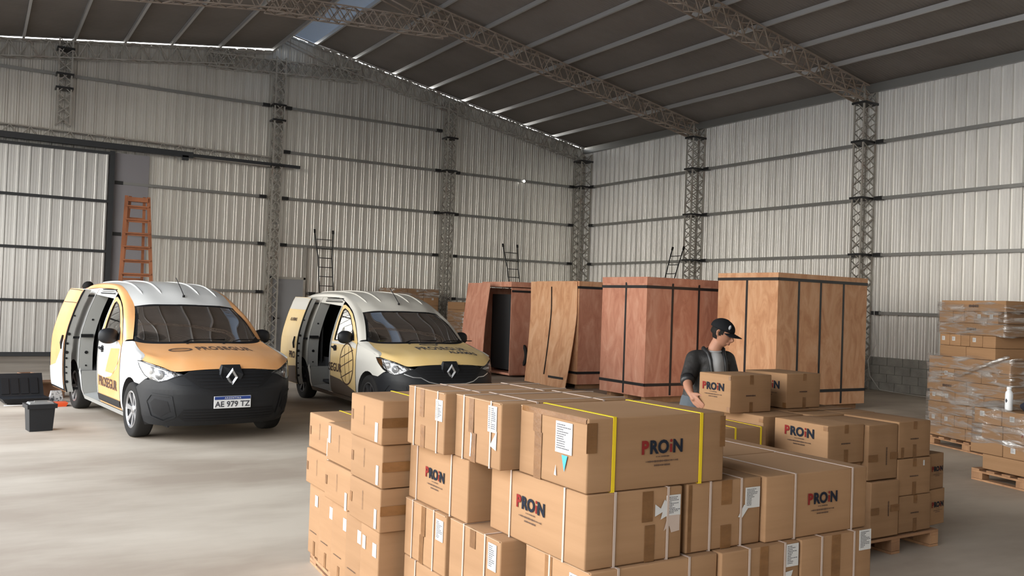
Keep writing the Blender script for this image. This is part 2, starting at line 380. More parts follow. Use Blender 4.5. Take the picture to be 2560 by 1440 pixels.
# purlins
PR = [-9.95, -8.77, -7.48, -6.21, -5.04, -3.87, -2.66, -1.49]
PL = [-11.2, -12.69, -13.95, -15.09, -16.26, -17.39, -18.6, -19.8, -21.0]
for i, x in enumerate(PR):
    z = roof_r(x)-.012; b = MB()
    s_ = .19
    for k in range(3):      # three overlapping lengths
        y0, y1 = -11.6*k-.02, -11.6*(k+1)-.02 if k < 2 else YF+.1
        b.bar((x, y0, z-.055-.004*(k % 2)), (x, y1, z-.055-.004*(k % 2)), .055, .10)
    tag(b.build('roof_purlin', M['purlin']), '%s roof purlin down from the ridge on the right slope' % (['first', 'second', 'third', 'fourth', 'fifth', 'sixth', 'seventh', 'last'][i]), 'purlin', 'purlins of the right slope')
for i, x in enumerate(PL):
    z = roof_l(x)-.012; b = MB()
    b.bar((x, -.02, z-.055), (x, YF+.1, z-.055), .055, .10)
    tag(b.build('roof_purlin', M['purlin']), '%s roof purlin left of the ridge on the left slope' % (['first', 'second', 'third', 'fourth', 'fifth', 'sixth', 'seventh', 'eighth', 'ninth'][i]), 'purlin', 'purlins of the left slope')
# trusses
def truss(y, label, wy=.26, dep=.42, mtl='truss', full=True, rods=.012):
    t = thing('roof_truss', label, 'truss', (0, y, 0))
    b = MB(); top = lambda x: roofz(x)-.14
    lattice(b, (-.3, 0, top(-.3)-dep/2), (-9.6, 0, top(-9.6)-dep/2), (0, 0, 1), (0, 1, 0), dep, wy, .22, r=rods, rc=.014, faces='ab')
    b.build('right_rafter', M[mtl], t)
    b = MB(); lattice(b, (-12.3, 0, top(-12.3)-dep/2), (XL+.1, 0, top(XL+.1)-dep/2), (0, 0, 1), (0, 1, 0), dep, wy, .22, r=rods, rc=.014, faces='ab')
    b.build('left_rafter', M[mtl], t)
    b = MB(); lattice(b, (-8.6, 0, 8.36), (-13.0, 0, 8.10), (0, 0, 1), (0, 1, 0), .36, wy, .24, r=rods, rc=.014, faces='abc')
    for j in (-1, 1):
        b.bar((-9.4, j*wy/2, 8.9), (RX, j*wy/2, 9.22), .03); b.bar((-9.6, j*wy/2, 8.6), (RX, j*wy/2, 9.0), .026)
        b.bar((RX, j*wy/2, 9.22), (-11.2, j*wy/2, 8.62), .03); b.bar((-11.2, j*wy/2, 8.62), (-12.3, j*wy/2, 8.45), .03)
    b.build('ridge_tie', M[mtl], t)
    if full:                # knee into the column head
        b = MB()
        for j in (-1, 1):
            b.bar((-1.6, j*wy/2, top(-1.6)-dep), (-.1, j*wy/2, 6.80), .03); b.bar((-1.5, j*wy/2, top(-1.5)-dep+.12), (-.3, j*wy/2, 6.98), .022)
        b.build('knee_brace', M[mtl], t)
truss(-.22, 'lattice roof truss against the back gable wall', mtl='steel', full=False)
truss(-5.85, 'lattice roof truss spanning the hall at the first side column')
truss(-11.6, 'lattice roof truss spanning the hall at the nearer side column, upper right')
# lattice header above the sliding door
t = thing('door_header', 'lattice steel header beam above the sliding door rail', 'beam', (-11.2, -.2, 5.5))
b = MB(); lattice(b, (0, 0, 0), (-10.6, 0, .10), (0, 0, 1), (0, 1, 0), .26, .22, .22, r=.009, rc=.016, faces='ab'); b.build('lattice', M['steel'], t)
# sliding door: leaf hanging on a black rail
d1 = thing('door_1', None, None, (-18.55, -.30, 0)); d1['kind'] = 'structure'
leaf = sheet_wall('leaf_sheet', (-3.3, .05, 0), (1, 0, 0), (0, -1, 0), 6.5, .08, lambda a: 5.28, mat('galvanised_leaf', (.70, .70, .69), .34, .8)); leaf.parent = d1
b = MB()
for x in (-3.3, 3.27): b.box((x, 0, 2.66), (.12, .07, 5.28))
for z in (.06, 1.39, 2.70, 3.99, 5.24): b.box((0, -.01, z), (6.6, .06, .07 if z > .1 else .10))
b.build('leaf_frame', M['door_frame'], d1)
b = MB(); b.bar((XL, -.34, 5.42), (-13.3, -.34, 5.42), .12, .15); b.bar((-13.3, -.34, 5.42), (-10.35, -.34, 5.42), .08, .08); b.box((-13.5, -.34, 5.33), (.16, .12, .12))
struct(b.build('trim_4', M['door_frame']))
b = MB(); b.b2(-15.25, -14.35, -.10, -.05, .02, 5.3); struct(b.build('trim_5', mat('jamb_sheet', (.30, .29, .31), .5, .5)))
# grey personnel door
d2 = thing('door_2', None, None, (-10.50, -.10, 0)); d2['kind'] = 'structure'
b = MB(); b.b2(-.46, .44, -.05, 0, .02, 2.2); b.build('door_leaf', M['grey_door'], d2)
b = MB(); b.b2(-.52, -.46, -.07, 0, 0, 2.26); b.b2(.44, .50, -.07, 0, 0, 3.15); b.b2(-.52, .50, -.07, 0, 2.2, 2.26); b.build('door_frame', M['steel'], d2)
b = MB(); b.b2(-.40, -.37, -.07, -.05, 1.0, 1.14); b.b2(-.40, -.24, -.12, -.09, 1.06, 1.085); b.b2(-.40, -.38, -.12, -.05, 1.06, 1.085); b.build('door_handle', M['black'], d2)
# bright lamp and cable on the back wall
t = thing('wall_lamp', 'small white bulb on the second highest girt with a thin hanging cable', 'lamp', (-2.61, -.16, 5.86))
b = MB(); b.lathe([(0, -.04), (.03, -.03), (.042, 0), (.03, .03), (.014, .045), (0, .05)], (0, 0, -.02), 12)
lm = mat('lit_bulb', (.9, .9, .9), .4); lm.node_tree.nodes['Principled BSDF'].inputs['Emission Color'].default_value = (1, .97, .9, 1); lm.node_tree.nodes['Principled BSDF'].inputs['Emission Strength'].default_value = 4
b.build('bulb', lm, t, smooth=True)
b = MB(); b.tube([(0, .03, 0), (.02, .03, -1.6), (-.03, .03, -3.6), (0, .03, -5.6)], .008, 5); b.build('cable', M['girt'], t)
t = thing('loose_cable', 'thin pale cable hanging down the right wall to the block base', 'cable', (-.4, -12.1, 0))
b = MB(); b.tube([(0, 0, 2.9), (.03, .02, 1.8), (.05, -.05, 1.1), (-.05, .1, .7), (-.02, .05, .35), (.0, -.2, .05), (.02, -.9, .02), (0, -1.6, .01)], .008, 5); b.build('cable_run', M['label'], t)
# ------------------------------------------------------------------ cardboard boxes
def face_frame(f, d):
    x, y, z = d[0]/2, d[1]/2, d[2]/2
    return {'L': ((-x, 0, 0), (0, -1, 0), (0, 0, 1), (-1, 0, 0), d[1], d[2]), 'F': ((0, -y, 0), (1, 0, 0), (0, 0, 1), (0, -1, 0), d[0], d[2]),
            'T': ((0, 0, z), (1, 0, 0), (0, 1, 0), (0, 0, 1), d[0], d[1]), 'R': ((x, 0, 0), (0, 1, 0), (0, 0, 1), (1, 0, 0), d[1], d[2])}[f]
def quad(mb, c, a, u, n, w, h, off=.0018):
    c = Vector(c)+Vector(n)*off; a = Vector(a)*w/2; u = Vector(u)*h/2
    return mb.add([c-a-u, c+a-u, c+a+u, c-a+u], [(0, 1, 2, 3)])
def slab(mb, c, a, u, n, w, h, t=.0012):
    a, u, n = Vector(a), Vector(u), Vector(n); return mb.box(Vector(c)+n*(t*.5+.0012), (w, h, t), mtx=Matrix((a, u, n)).transposed())
_bodies = {}
def box_body(d, r=.007):
    k = tuple(round(v, 3) for v in d)
    if k not in _bodies or random.random() < .4:
        bm = bmesh.new(); bmesh.ops.create_cube(bm, size=1); bmesh.ops.scale(bm, vec=d, verts=bm.verts)
        for v in bm.verts: v.co += Vector([random.uniform(-.0012, .0008)*(1 if q > 0 else -1) for q in v.co])
        bmesh.ops.bevel(bm, geom=bm.edges[:], offset=r, segments=2, affect='EDGES', profile=.6)
        big = [f for f in bm.faces if f.calc_area() > .01]
        bmesh.ops.subdivide_edges(bm, edges=list({e for f in big for e in f.edges if e.calc_length() > .05}), cuts=3, use_grid_fill=True)
        for v in bm.verts:
            q = [abs(v.co[i])/(d[i]/2) for i in range(3)]; m = sorted(q)
            if m[1] < .9:       # interior of a face: slight bulge
                i = q.index(max(q)); v.co[i] *= 1- .006*(1-m[1])*random.uniform(0, 1.1)
        me = bpy.data.meshes.new('carton'); bm.to_mesh(me); bm.free(); me.materials.append(M['card'])
        me.polygons.foreach_set('use_smooth', [True]*len(me.polygons)); _bodies[k] = me
    return _bodies[k]
def logo_mesh(small=False):
    """printed wordmark with two fine print lines under it, about 1 wide, centred"""
    k = ('logo', small)
    if k in _tc: return _tc[k]
    mb = MB(); x = -.5; mats = [M['red'], M['navy'], M['inkd']]
    A, U = Vector((1, 0, 0)), Vector((0, 1, 0)); parts = [('P', 0), ('RO', 1), ('i', 0), ('N', 1)]; sz = .44; gap = .035
    wi = .066; tot = sum((textmesh(p, sz, .018)[3]-textmesh(p, sz, .018)[2]) if p != 'i' else wi for p, _ in parts)+gap*3; x = -tot/2
    for p, mi in parts:
        mb.cur = mi
        if p == 'i':        # short stem with a separate square-round dot
            mb.add([(x, 0, 0), (x+wi, 0, 0), (x+wi, .205, 0), (x, .205, 0)], [(0, 1, 2, 3)])
            mb.add([(x+wi/2+.040*math.cos(a), .285+.040*math.sin(a), 0) for a in [2*PI*q/12 for q in range(12)]], [tuple(range(12))]); x += wi+gap; continue
        V, Fc, x0, x1 = textmesh(p, sz, .018)
        mb.add([Vector((v.x-x0+x, v.y, 0)) for v in V], Fc); x += x1-x0+gap
    mb.cur = 2
    def fine(y, w, h, seed):
        rr = random.Random(seed); x = -w/2
        while x < w/2:
            g_ = rr.uniform(.012, .03)
            quad(mb, (x+g_/2, y, 0), A, U, (0, 0, 1), g_*.75, h*rr.choice((.75, 1, 1.25)), 0); x += g_
            if rr.random() < .12: x += .015
    fine(-.09, .42, .028, 1); fine(-.20, 1.05, .038, 2); fine(-.30, .52, .038, 3)
    me = bpy.data.meshes.new('logo_print'); me.from_pydata([tuple(v) for v in mb.V], [], mb.F)
    for m in mats: me.materials.append(m)
    me.polygons.foreach_set('material_index', mb.mi); _tc[k] = me; return me
def orient(o, c, a, u, n, s=1):
    a, u, n = Vector(a), Vector(u), Vector(n); R = Matrix((a, u, n)).transposed()
    o.matrix_local = Matrix.Translation(Vector(c)+n*.0035) @ (R*s).to_4x4(); return o
def cbox(label, x0, x1, y0, y1, z0, z1, feats=(), rz=0, group=None, loc=None, tilt=0):
    """one carton; feats place tape, labels, straps and print on its faces (a, b are fractions of the face, -.5 to .5)"""
    d = (x1-x0, y1-y0, z1-z0); t = thing('cardboard_box', label, 'box', ((x0+x1)/2, (y0+y1)/2, z0) if not loc else loc, rz, group)
    if tilt: t.rotation_euler = (0, tilt, rz)
    o = link(bpy.data.objects.new('carton', box_body(d)), t); o.location = (0, 0, d[2]/2)
    H = Vector((0, 0, d[2]/2))
    for f in feats:
        k = f[0]
        if k == 'logo':
            c, a, u, n, w, h = face_frame(f[1], d); s = f[4]
            l = link(bpy.data.objects.new('logo_print', logo_mesh()), t)
            orient(l, Vector(c)+H+Vector(a)*w*f[2]+Vector(u)*h*f[3], a, u, n, s)
        elif k == 'tape':       # face, a, width, b0, b1
            c, a, u, n, w, h = face_frame(f[1], d); mb = MB()
            slab(mb, Vector(c)+H+Vector(a)*w*f[2]+Vector(u)*h*(f[4]+f[5])/2, a, u, n, f[3], h*(f[5]-f[4])); mb.build('tape', M['tape'], t)
        elif k == 'htape':      # horizontal: face, b, height, a0, a1
            c, a, u, n, w, h = face_frame(f[1], d); mb = MB()
            slab(mb, Vector(c)+H+Vector(n)*.0014+Vector(u)*h*f[2]+Vector(a)*w*(f[4]+f[5])/2, a, u, n, w*(f[5]-f[4]), f[3]); mb.build('tape', M['tape'], t)
        elif k == 'label':      # face, a, b, w, h
            c, a, u, n, w, h = face_frame(f[1], d); C0 = Vector(c)+H+Vector(a)*w*f[2]+Vector(u)*h*f[3]; mb = MB()
            slab(mb, C0, a, u, n, f[4], f[5], .002); lb = mb.build('paper_label', M['label'], t)
            if f[4] > .05:
                mb = MB(); rr = random.Random(int(f[2]*1000)+int(f[5]*100)); yy = f[5]*.40
                while yy > -f[5]*.42:
                    xx = -f[4]*.42; e_ = xx + f[4]*rr.uniform(.25, .8)
                    while xx < e_:
                        g_ = rr.uniform(.003, .009); quad(mb, C0+Vector(a)*(xx+g_/2)+Vector(u)*yy, a, u, n, g_*.8, f[5]*.036, .0038); xx += g_+.001
                    yy -= f[5]*.075
                mb.build('printed_lines', M['ink'], lb)
        elif k == 'scrap':      # torn piece of film or label: face, pts(m), material
            c, a, u, n, w, h = face_frame(f[1], d); C0 = Vector(c)+H+Vector(a)*w*f[2]+Vector(u)*h*f[3]
            pts = f[4]; mb = MB(); mb.add([C0+Vector(a)*p[0]+Vector(u)*p[1]+Vector(n)*.0035 for p in pts], [tuple(range(len(pts)))])
            mb.build('torn_scrap', M[f[5]], t)
        elif k == 'mark':       # dark smudge of text: face, a, b, w, h
            c, a, u, n, w, h = face_frame(f[1], d); C0 = Vector(c)+H+Vector(a)*w*f[2]+Vector(u)*h*f[3]; mb = MB(); rr = random.Random(3)
            L_, T_ = (Vector(a), Vector(u)) if f[4] >= f[5] else (Vector(u), Vector(a)); LL, TT = max(f[4], f[5]), min(f[4], f[5]); q = -LL/2
            while q < LL/2:
                g_ = rr.uniform(.5, .9)*TT; quad(mb, C0+L_*(q+g_/2), L_, T_, n, g_*.8, TT*rr.uniform(.7, 1.1), .003); q += g_
            mb.build('printed_text', M['inkd'], t)
        elif k in ('strapx', 'strapy'):   # loop lying in the plane x=pos / y=pos ; pos fraction, material
            mb = MB(); e_ = .003; wd = f[3] if len(f) > 3 else .011
            if k == 'strapx':
                px = d[0]*f[1]
                for z in (-e_*.3, d[2]+e_*.5): mb.box((px, 0, z), (wd, d[1]+.008, .0022))
                for y in (-1, 1): mb.box((px, y*(d[1]/2+.003), d[2]/2), (wd, .0022, d[2]+.004))
            else:
                py = d[1]*f[1]
                for z in (-e_*.3, d[2]+e_*.5): mb.box((0, py, z), (d[0]+.008, wd, .0022))
                for x in (-1, 1): mb.box((x*(d[0]/2+.003), py, d[2]/2), (.0022, wd, d[2]+.004))
            mb.build('strap', M[f[2]], t)
        elif k == 'seam':       # lid flap line along the top: face, b
            c, a, u, n, w, h = face_frame(f[1], d); mb = MB(); slab(mb, Vector(c)+H+Vector(u)*h*f[2], a, u, n, w*.97, .004, .002); mb.build('flap_edge', M['card_edge'], t)
    return t

def pallet(label, cx, cy, lx, ly, rz=0, h=.13, group=None):
    t = thing('wooden_pallet', label, 'pallet', (cx, cy, 0), rz, group)
    for i in (-1, 0, 1):
        for j in (-1, 0, 1):
            b = MB(); b.box((i*(lx/2-.05), j*(ly/2-.07), h*.42), (.10, .14, h*.5)); b.build('block', M['wood'], t)
        b = MB(); b.box((i*(lx/2-.05), 0, .0101), (.10, ly, .018)); b.build('bottom_board', M['wood'], t)
        b = MB(); b.box((i*(lx/2-.05), 0, h-.032), (.10, ly, .02)); b.build('stringer_board', M['wood'], t)
    n = 7
    for k in range(n):
        b = MB(); b.box((0, -ly/2+.05+k*(ly-.10)/(n-1), h-.0115), (lx, .10, .019)); b.build('deck_board', M['wood'], t)
    return t

# ---- large stack in the foreground: four layers of 0.294 m on a pallet
Z = [.14, .434, .728, 1.022]; Hh = .2915
G1 = 'boxes of the large front stack'
pallet('wooden pallet under the large front stack', -15.30, -21.53, 1.66, 1.40)
sw = 'strap_w'
def lab(a=.28, b=.22, w=.075, h=.115, f='L'): return ('label', f, a, b, w, h)
# top layer
cbox('cardboard box with two bright yellow straps and blue sticker, on top of the front stack', -16.136, -15.41, -22.234, -21.745, Z[3], Z[3]+Hh,
     [('strapx', -.325, 'strap_y', .016), ('strapx', .312, 'strap_y', .016), ('logo', 'F', .02, -.02, .165), ('tape', 'L', -.20, .055, -.5, .16), ('tape', 'L', -.22, .06, .16, .5),
      ('htape', 'L', .46, .022, -.46, .48), ('tape', 'F', -.475, .05, .04, .44), ('tape', 'F', .485, .03, .0, .45), ('label', 'L', .18, .17, .115, .125), ('scrap', 'L', .20, -.17, [(-.02, .03), (.02, .03), (0, -.035)], 'cyan'),
      ('scrap', 'L', .07, -.30, [(-.006, -.02), (.010, -.022), (.004, .022)], 'label'), ('seam', 'L', .485)], group=G1)
cbox("cardboard box with hanging torn label, middle of the front stack's top row", -16.215, -15.48, -21.715, -21.30, Z[3], Z[3]+Hh,
     [('strapy', -.30, sw), ('strapy', .30, sw), ('tape', 'L', -.13, .045, -.05, .5), ('tape', 'L', -.07, .05, -.5, -.05), lab(.33, .24), ('scrap', 'L', .38, -.06, [(-.035, -.03), (.02, -.045), (.022, .04)], 'label'),
      ('scrap', 'L', -.12, -.25, [(-.006, -.05), (.004, -.05), (.010, .05), (-.002, .06)], 'label'), ('seam', 'L', .488), ('strapx', -.25, sw), ('strapx', .25, sw)], group=G1)
cbox('cardboard box at the far left end of the top row of the front stack', -16.265, -15.53, -21.285, -20.88, Z[3], Z[3]+Hh,
     [('strapy', .30, sw), ('strapy', -.32, sw), ('tape', 'L', -.10, .045, .02, .5), ('tape', 'L', -.06, .045, -.5, -.12), lab(.36, .20, .072, .10), ('seam', 'L', .488), ('strapx', -.25, sw), ('strapx', .25, sw)], group=G1)
# second layer
cbox("cardboard box at the front stack's near corner, second layer, wordmark on its left face", -16.135, -15.645, -22.240, -21.515, Z[2], Z[2]+Hh,
     [('logo', 'L', -.04, 0, .165), ('strapy', -.30, sw), ('strapy', .26, sw), ('strapx', -.22, sw), ('strapx', .34, sw), ('tape', 'F', .12, .055, .05, .47), ('tape', 'F', .15, .05, -.5, .0), ('label', 'F', .40, .24, .075, .085),
      ('scrap', 'F', .26, .18, [(-.03, .03), (.0, .01), (.02, .045), (.05, .02), (.04, -.02), (.0, -.035), (.01, -.005), (-.03, -.02)], 'label'), ('scrap', 'F', .40, .0, [(-.05, -.03), (-.02, -.012), (-.01, -.04), (.035, -.035), (.035, .03), (-.03, .03)], 'strap_w')], group=G1)
cbox("cardboard box with wordmark beside a gap, far left end of the front stack's second layer", -16.205, -15.72, -21.425, -20.795, Z[2], Z[2]+Hh,
     [('logo', 'L', -.03, -.02, .155), ('strapy', .35, sw), ('strapy', -.24, sw)], group=G1)
cbox("cardboard box end with torn label, middle of the front stack's second layer", -15.605, -15.165, -22.225, -21.51, Z[2], Z[2]+Hh,
     [('strapx', -.20, sw), ('strapx', .22, sw), ('tape', 'F', .02, .06, .14, .5), ('tape', 'F', .02, .06, -.5, -.16), ('label', 'F', .38, .20, .088, .09), ('scrap', 'F', .26, -.0, [(-.035, -.02), (-.01, -.025), (.04, .03), (-.0, .03)], 'label'),
      ('tape', 'F', -.46, .018, -.48, .48)], group=G1)
cbox('cardboard box with wordmark on its long front face, right end of the second layer', -15.155, -14.455, -22.245, -21.775, Z[2], Z[2]+Hh,
     [('strapx', -.23, sw), ('strapx', .34, sw), ('logo', 'F', .04, .0, .155)], group=G1)
for i, (ya, yb) in enumerate(((-21.765, -21.30), (-21.29, -20.83))):
    cbox(['strapped cardboard box lying behind the right end box of the second layer, front stack', 'strapped cardboard box at the back right of the second layer, front stack'][i], -15.15, -14.45, ya, yb, Z[2], Z[2]+Hh, [('strapx', -.23, sw), ('strapx', .34, sw)], group=G1)
cbox('cardboard box half hidden under the yellow strapped box, second layer of the front stack', -15.66, -15.17, -21.49, -20.80, Z[2], Z[2]+Hh-.01, [('strapy', .25, sw)], group=G1)
# third layer
cbox('long cardboard box under the near corner box of the front stack, third layer', -16.12, -15.455, -22.26, -21.80, Z[1], Z[1]+Hh, [('strapx', .26, sw), ('strapx', -.30, sw), ('tape', 'L', -.12, .05, -.5, .5), ('label', 'L', .30, .22, .085, .10), ('strapy', .1, sw), ('seam', 'L', .488)], group=G1)
cbox('cardboard box end with a half peeled label, third layer, middle of the front face', -15.445, -14.96, -22.275, -21.56, Z[1], Z[1]+Hh, [('strapx', -.16, sw), ('strapx', .30, sw), ('tape', 'F', .03, .05, -.2, .5), ('tape', 'F', .12, .05, -.5, -.2), ('label', 'F', .40, .30, .078, .10), ('scrap', 'F', .33, -.10, [(-.05, -.06), (-.005, -.055), (.04, .05), (-.01, .045)], 'label')], group=G1)
cbox('cardboard box at the right end of the third layer, label at its top right corner', -14.95, -14.45, -22.275, -21.56, Z[1], Z[1]+Hh, [('strapx', -.22, sw), ('strapx', .24, sw), ('tape', 'F', -.02, .06, -.5, .5), ('label', 'F', .40, .34, .085, .095)], group=G1)
cbox("cardboard box with corner label protruding leftwards from the front stack's third layer", -16.21, -15.50, -21.74, -21.275, Z[1], Z[1]+Hh, [('strapy', .20, sw), ('strapy', -.22, sw), ('label', 'L', .36, .22, .07, .115), ('tape', 'L', -.02, .05, .2, .5), ('seam', 'L', .488)], group=G1)
cbox("cardboard box with tape down its face, far left end of the front stack's third layer", -16.22, -15.50, -21.255, -20.795, Z[1], Z[1]+Hh, [('strapy', .30, sw), ('strapy', -.22, sw), ('tape', 'L', -.03, .045, -.02, .5), ('tape', 'L', -.06, .045, -.5, -.02), lab(.36, .22, .075, .10), ('seam', 'L', .488)], group=G1)
cbox('cardboard box hidden deep in the third layer at the right back of the front stack', -15.15, -14.46, -21.52, -20.85, Z[1], Z[1]+Hh-.004, (), group=G1)
# fourth (bottom) layer, mostly below the frame
cbox('cardboard box barely in view at the bottom left of the front stack', -16.22, -15.73, -21.50, -20.80, Z[0], Z[0]+Hh, [('strapy', .3, sw)], group=G1)
cbox('cardboard box at the near corner of the bottom layer of the front stack', -16.13, -15.63, -22.25, -21.52, Z[0], Z[0]+Hh, [('strapy', .3, sw)], group=G1)
cbox('cardboard box in the middle of the bottom layer of the front stack', -15.62, -15.06, -22.25, -21.52, Z[0], Z[0]+Hh, (), group=G1)
cbox('cardboard box at the right end of the bottom layer of the front stack', -15.05, -14.46, -22.25, -21.52, Z[0], Z[0]+Hh, (), group=G1)
cbox('cardboard box at the right back of the bottom layer of the front stack', -15.15, -14.46, -21.50, -20.85, Z[0], Z[0]+Hh, (), group=G1)

# ---- narrow stack left of it, on its own pallet
G2 = 'boxes of the narrow left stack'
pallet('wooden pallet under the narrow left stack', -16.00, -20.06, .54, 1.34, rz=-.064, h=.078)
K2 = 1.035
def g2box(lbl, x0, x1, y0, y1, z0, z1, f, g):
    q = lambda v, c: c+K2*(v-c)
    cbox(lbl, q(x0, -18.166), q(x1, -18.166), q(y0, -24.941), q(y1, -24.941), q(z0, 1.75), q(z1, 1.75), f, group=g)
# tall boxes standing in a row
ty = [-20.895, -20.64, -20.37, -20.09, -19.81, -19.56]
for i in range(5):
    w = 'nearest|second from the near end|middle|second from the far end|farthest'.split('|')[i]
    g2box('tall upright cardboard box in the left stack\'s bottom row, ' + w, -16.40+.022*i, -15.98, ty[i]+.012, ty[i+1]-.004, .135, .575,
         [('label', 'L', .30 if i < 4 else .1, .28, .05, .07), ('mark', 'L', -.1, -.18, .12, .006), ('tape', 'L', .0, .03, -.5, -.3)]+([('strapx', .28, 'strap_y', .012), ('label', 'L', -.28, .30, .04, .07)] if i in (0,) else []), G2)
def lb2(y0, y1, z0, z1, lbl, x0=-16.41, f=(), x1=-16.0): g2box(lbl, x0, x1, y0, y1, z0, z1, list(f), G2)
base = [('mark', 'L', -.05, .05, .005, .10), ('tape', 'L', -.44, .03, -.12, .12)]
lb2(-20.905, -20.49, .58, .795, 'small cardboard box, lowest of three in the near column of the left stack', f=base+[('label', 'L', .37, -.22, .03, .10), ('strapx', .30, 'strap_y', .012), ('htape', 'F', 0, .05, -.5, .5)])
lb2(-20.91, -20.49, .80, 1.015, 'small cardboard box in the near column of the left stack, second from the top', f=base+[('label', 'L', .37, -.22, .03, .10), ('strapx', .30, 'strap_y', .012), ('htape', 'F', 0, .05, -.5, .5)])
lb2(-20.925, -20.505, 1.02, 1.24, 'topmost small cardboard box of the left stack with a slanting yellow strap', f=base+[('label', 'L', .35, -.24, .035, .10), ('strapx', .05, 'strap_y', .014), ('htape', 'F', 0, .05, -.5, .5)], x0=-16.425)
lb2(-20.475, -20.03, .58, .795, 'small cardboard box in the middle column of the left stack, lower one', x0=-16.385, f=base+[('label', 'L', .28, -.30, .03, .10)])
lb2(-20.475, -20.03, .80, 1.015, "small cardboard box on top of the left stack's middle column, label at its edge", x0=-16.38, f=[('mark', 'L', -.05, .05, .005, .10), ('label', 'L', -.40, .20, .035, .10), ('strapx', .1, 'strap_y', .012)])
lb2(-20.02, -19.575, .58, .795, 'small cardboard box in the far column of the left stack, lower one', x0=-16.345, f=base+[('label', 'L', .40, .22, .03, .10)])
lb2(-20.02, -19.575, .80, 1.015, 'small cardboard box on top of the far column of the left stack', x0=-16.335, f=base+[('label', 'L', .30, -.28, .03, .11), ('strapx', .1, 'strap_y', .012)])

# ---- right stack the man is loading
G3 = 'boxes of the stack in front of the man'
T1 = .965; h3 = .272
pallet('wooden pallet under the stack the man is loading', -12.32, -20.42, 1.05, 1.06)
endm = [('tape', 'F', .0, .04, .28, .5), ('tape', 'F', .0, .04, -.5, -.14), ('mark', 'F', -.02, .02, .10, .010)]
cbox('cardboard box at the bottom right front corner of the stack the man is loading', -12.275, -11.885, -20.94, -20.45, .14, .14+h3, endm, group=G3)
cbox('cardboard box, second from bottom at the right front corner of the man\'s stack', -12.285, -11.90, -20.94, -20.45, .415, .415+h3, endm+[('label', 'F', .28, .36, .015, .04)], rz=-.03, group=G3)
cbox('cardboard box on top at the right front corner of the stack the man is loading', -12.285, -11.895, -20.93, -20.44, .692, T1, endm+[('tape', 'F', -.38, .03, -.5, -.2)], group=G3)
cbox('upended cardboard box with sideways print, lower of the pair in the man\'s stack', -12.62, -12.295, -20.95, -20.48, .14, .545, [('mark', 'F', .12, .0, .012, .11), ('htape', 'F', -.02, .05, -.5, -.22), ('htape', 'F', .0, .05, .2, .5)], group=G3)
cbox('upended cardboard box with sideways print, upper of the pair in the man\'s stack', -12.64, -12.30, -20.93, -20.46, .555, .955, [('mark', 'F', .12, -.08, .012, .13), ('htape', 'F', -.1, .05, -.5, -.18), ('htape', 'F', -.08, .05, .25, .5)], group=G3)
cbox('cardboard box with wordmark at the left front corner of the man\'s stack', -13.045, -12.65, -20.90, -20.42, .690, T1, [('logo', 'L', -.02, .12, .20), ('htape', 'L', .42, .03, .42, .5), ('htape', 'L', -.42, .03, .42, .5)]+endm, group=G3)
cbox('cardboard box under the wordmarked corner box of the stack the man is loading', -13.03, -12.65, -20.88, -20.40, .415, .685, endm, group=G3)
cbox('bottom cardboard box at the left front corner of the stack the man is loading', -13.03, -12.65, -20.88, -20.40, .14, .41, (), group=G3)
cbox('cardboard box beside a dark gap, behind the wordmarked corner box of the man\'s stack', -13.10, -12.66, -20.36, -19.97+.03, .555, T1, [('htape', 'L', .42, .03, .40, .5), ('htape', 'L', -.35, .03, .40, .5)], group=G3)
cbox('cardboard box directly under the box the man holds', -13.12, -12.68, -19.925, -19.72, .69, T1-.004, [('strapy', .42, sw)], group=G3)
for i, (xa, ya, w) in enumerate(((-12.635, -20.44, 'in the centre'), (-12.635, -20.43+.47, 'at the back centre'), (-12.245, -20.43, 'behind the right corner box'), (-12.245, -19.96, 'at the back right'))):
    cbox('cardboard box in the top layer, %s of the man\'s stack' % w, xa, xa+.38, ya+.01, ya+.45, .69, T1-.004*(i % 2), [('htape', 'T', 0, .05, -.5, .5)], group=G3)
    cbox('cardboard box in the lower layer, %s of the man\'s stack' % w, xa, xa+.38, ya+.01, ya+.45, .14, .685, (), group=G3)
cbox('lower cardboard box along the left row under the box the man holds', -13.08, -12.68, -19.925, -19.72, .14, .685, (), group=G3)
cbox('lower cardboard box along the left row of the stack the man is loading, in shade', -13.08, -12.68, -20.36, -19.95, .14, .55, (), group=G3)
# boxes standing on the floor behind the right corner
cbox('cardboard box with small wordmark right of the man\'s stack, upper of two', -.11, .11, -.22, .22, 0, .275, [('logo', 'F', .05, .0, .12)], rz=.08, loc=(-11.745, -20.66, .417), group=G3)
cbox('cardboard box with small wordmark right of the man\'s stack, lower of two', -.12, .12, -.22, .22, 0, .275, [('logo', 'F', .05, .0, .13)], rz=.08, loc=(-11.73, -20.66, .138), group=G3)
# the two on top
cbox('cardboard box with wordmark that the man is holding on top of the stack', -13.245, -12.80, -20.16, -19.82, T1+.002, T1+.29, [('logo', 'L', -.04, .07, .175), ('tape', 'F', 0, .035, .25, .5), ('tape', 'F', 0, .035, -.5, -.22), ('mark', 'F', -.02, -.05, .10, .012), ('htape', 'L', .42, .03, .44, .5), ('htape', 'L', -.40, .035, .40, .5)])
cbox('cardboard box on top of the stack just right of the one the man holds', -12.52, -12.11, -20.07, -19.62, T1+.002, T1+.285, [('logo', 'L', .06, .06, .19), ('tape', 'F', .02, .035, .3, .5), ('tape', 'F', .02, .035, -.5, -.18), ('mark', 'F', -.02, -.02, .09, .011), ('htape', 'L', -.40, .04, .42, .5)])
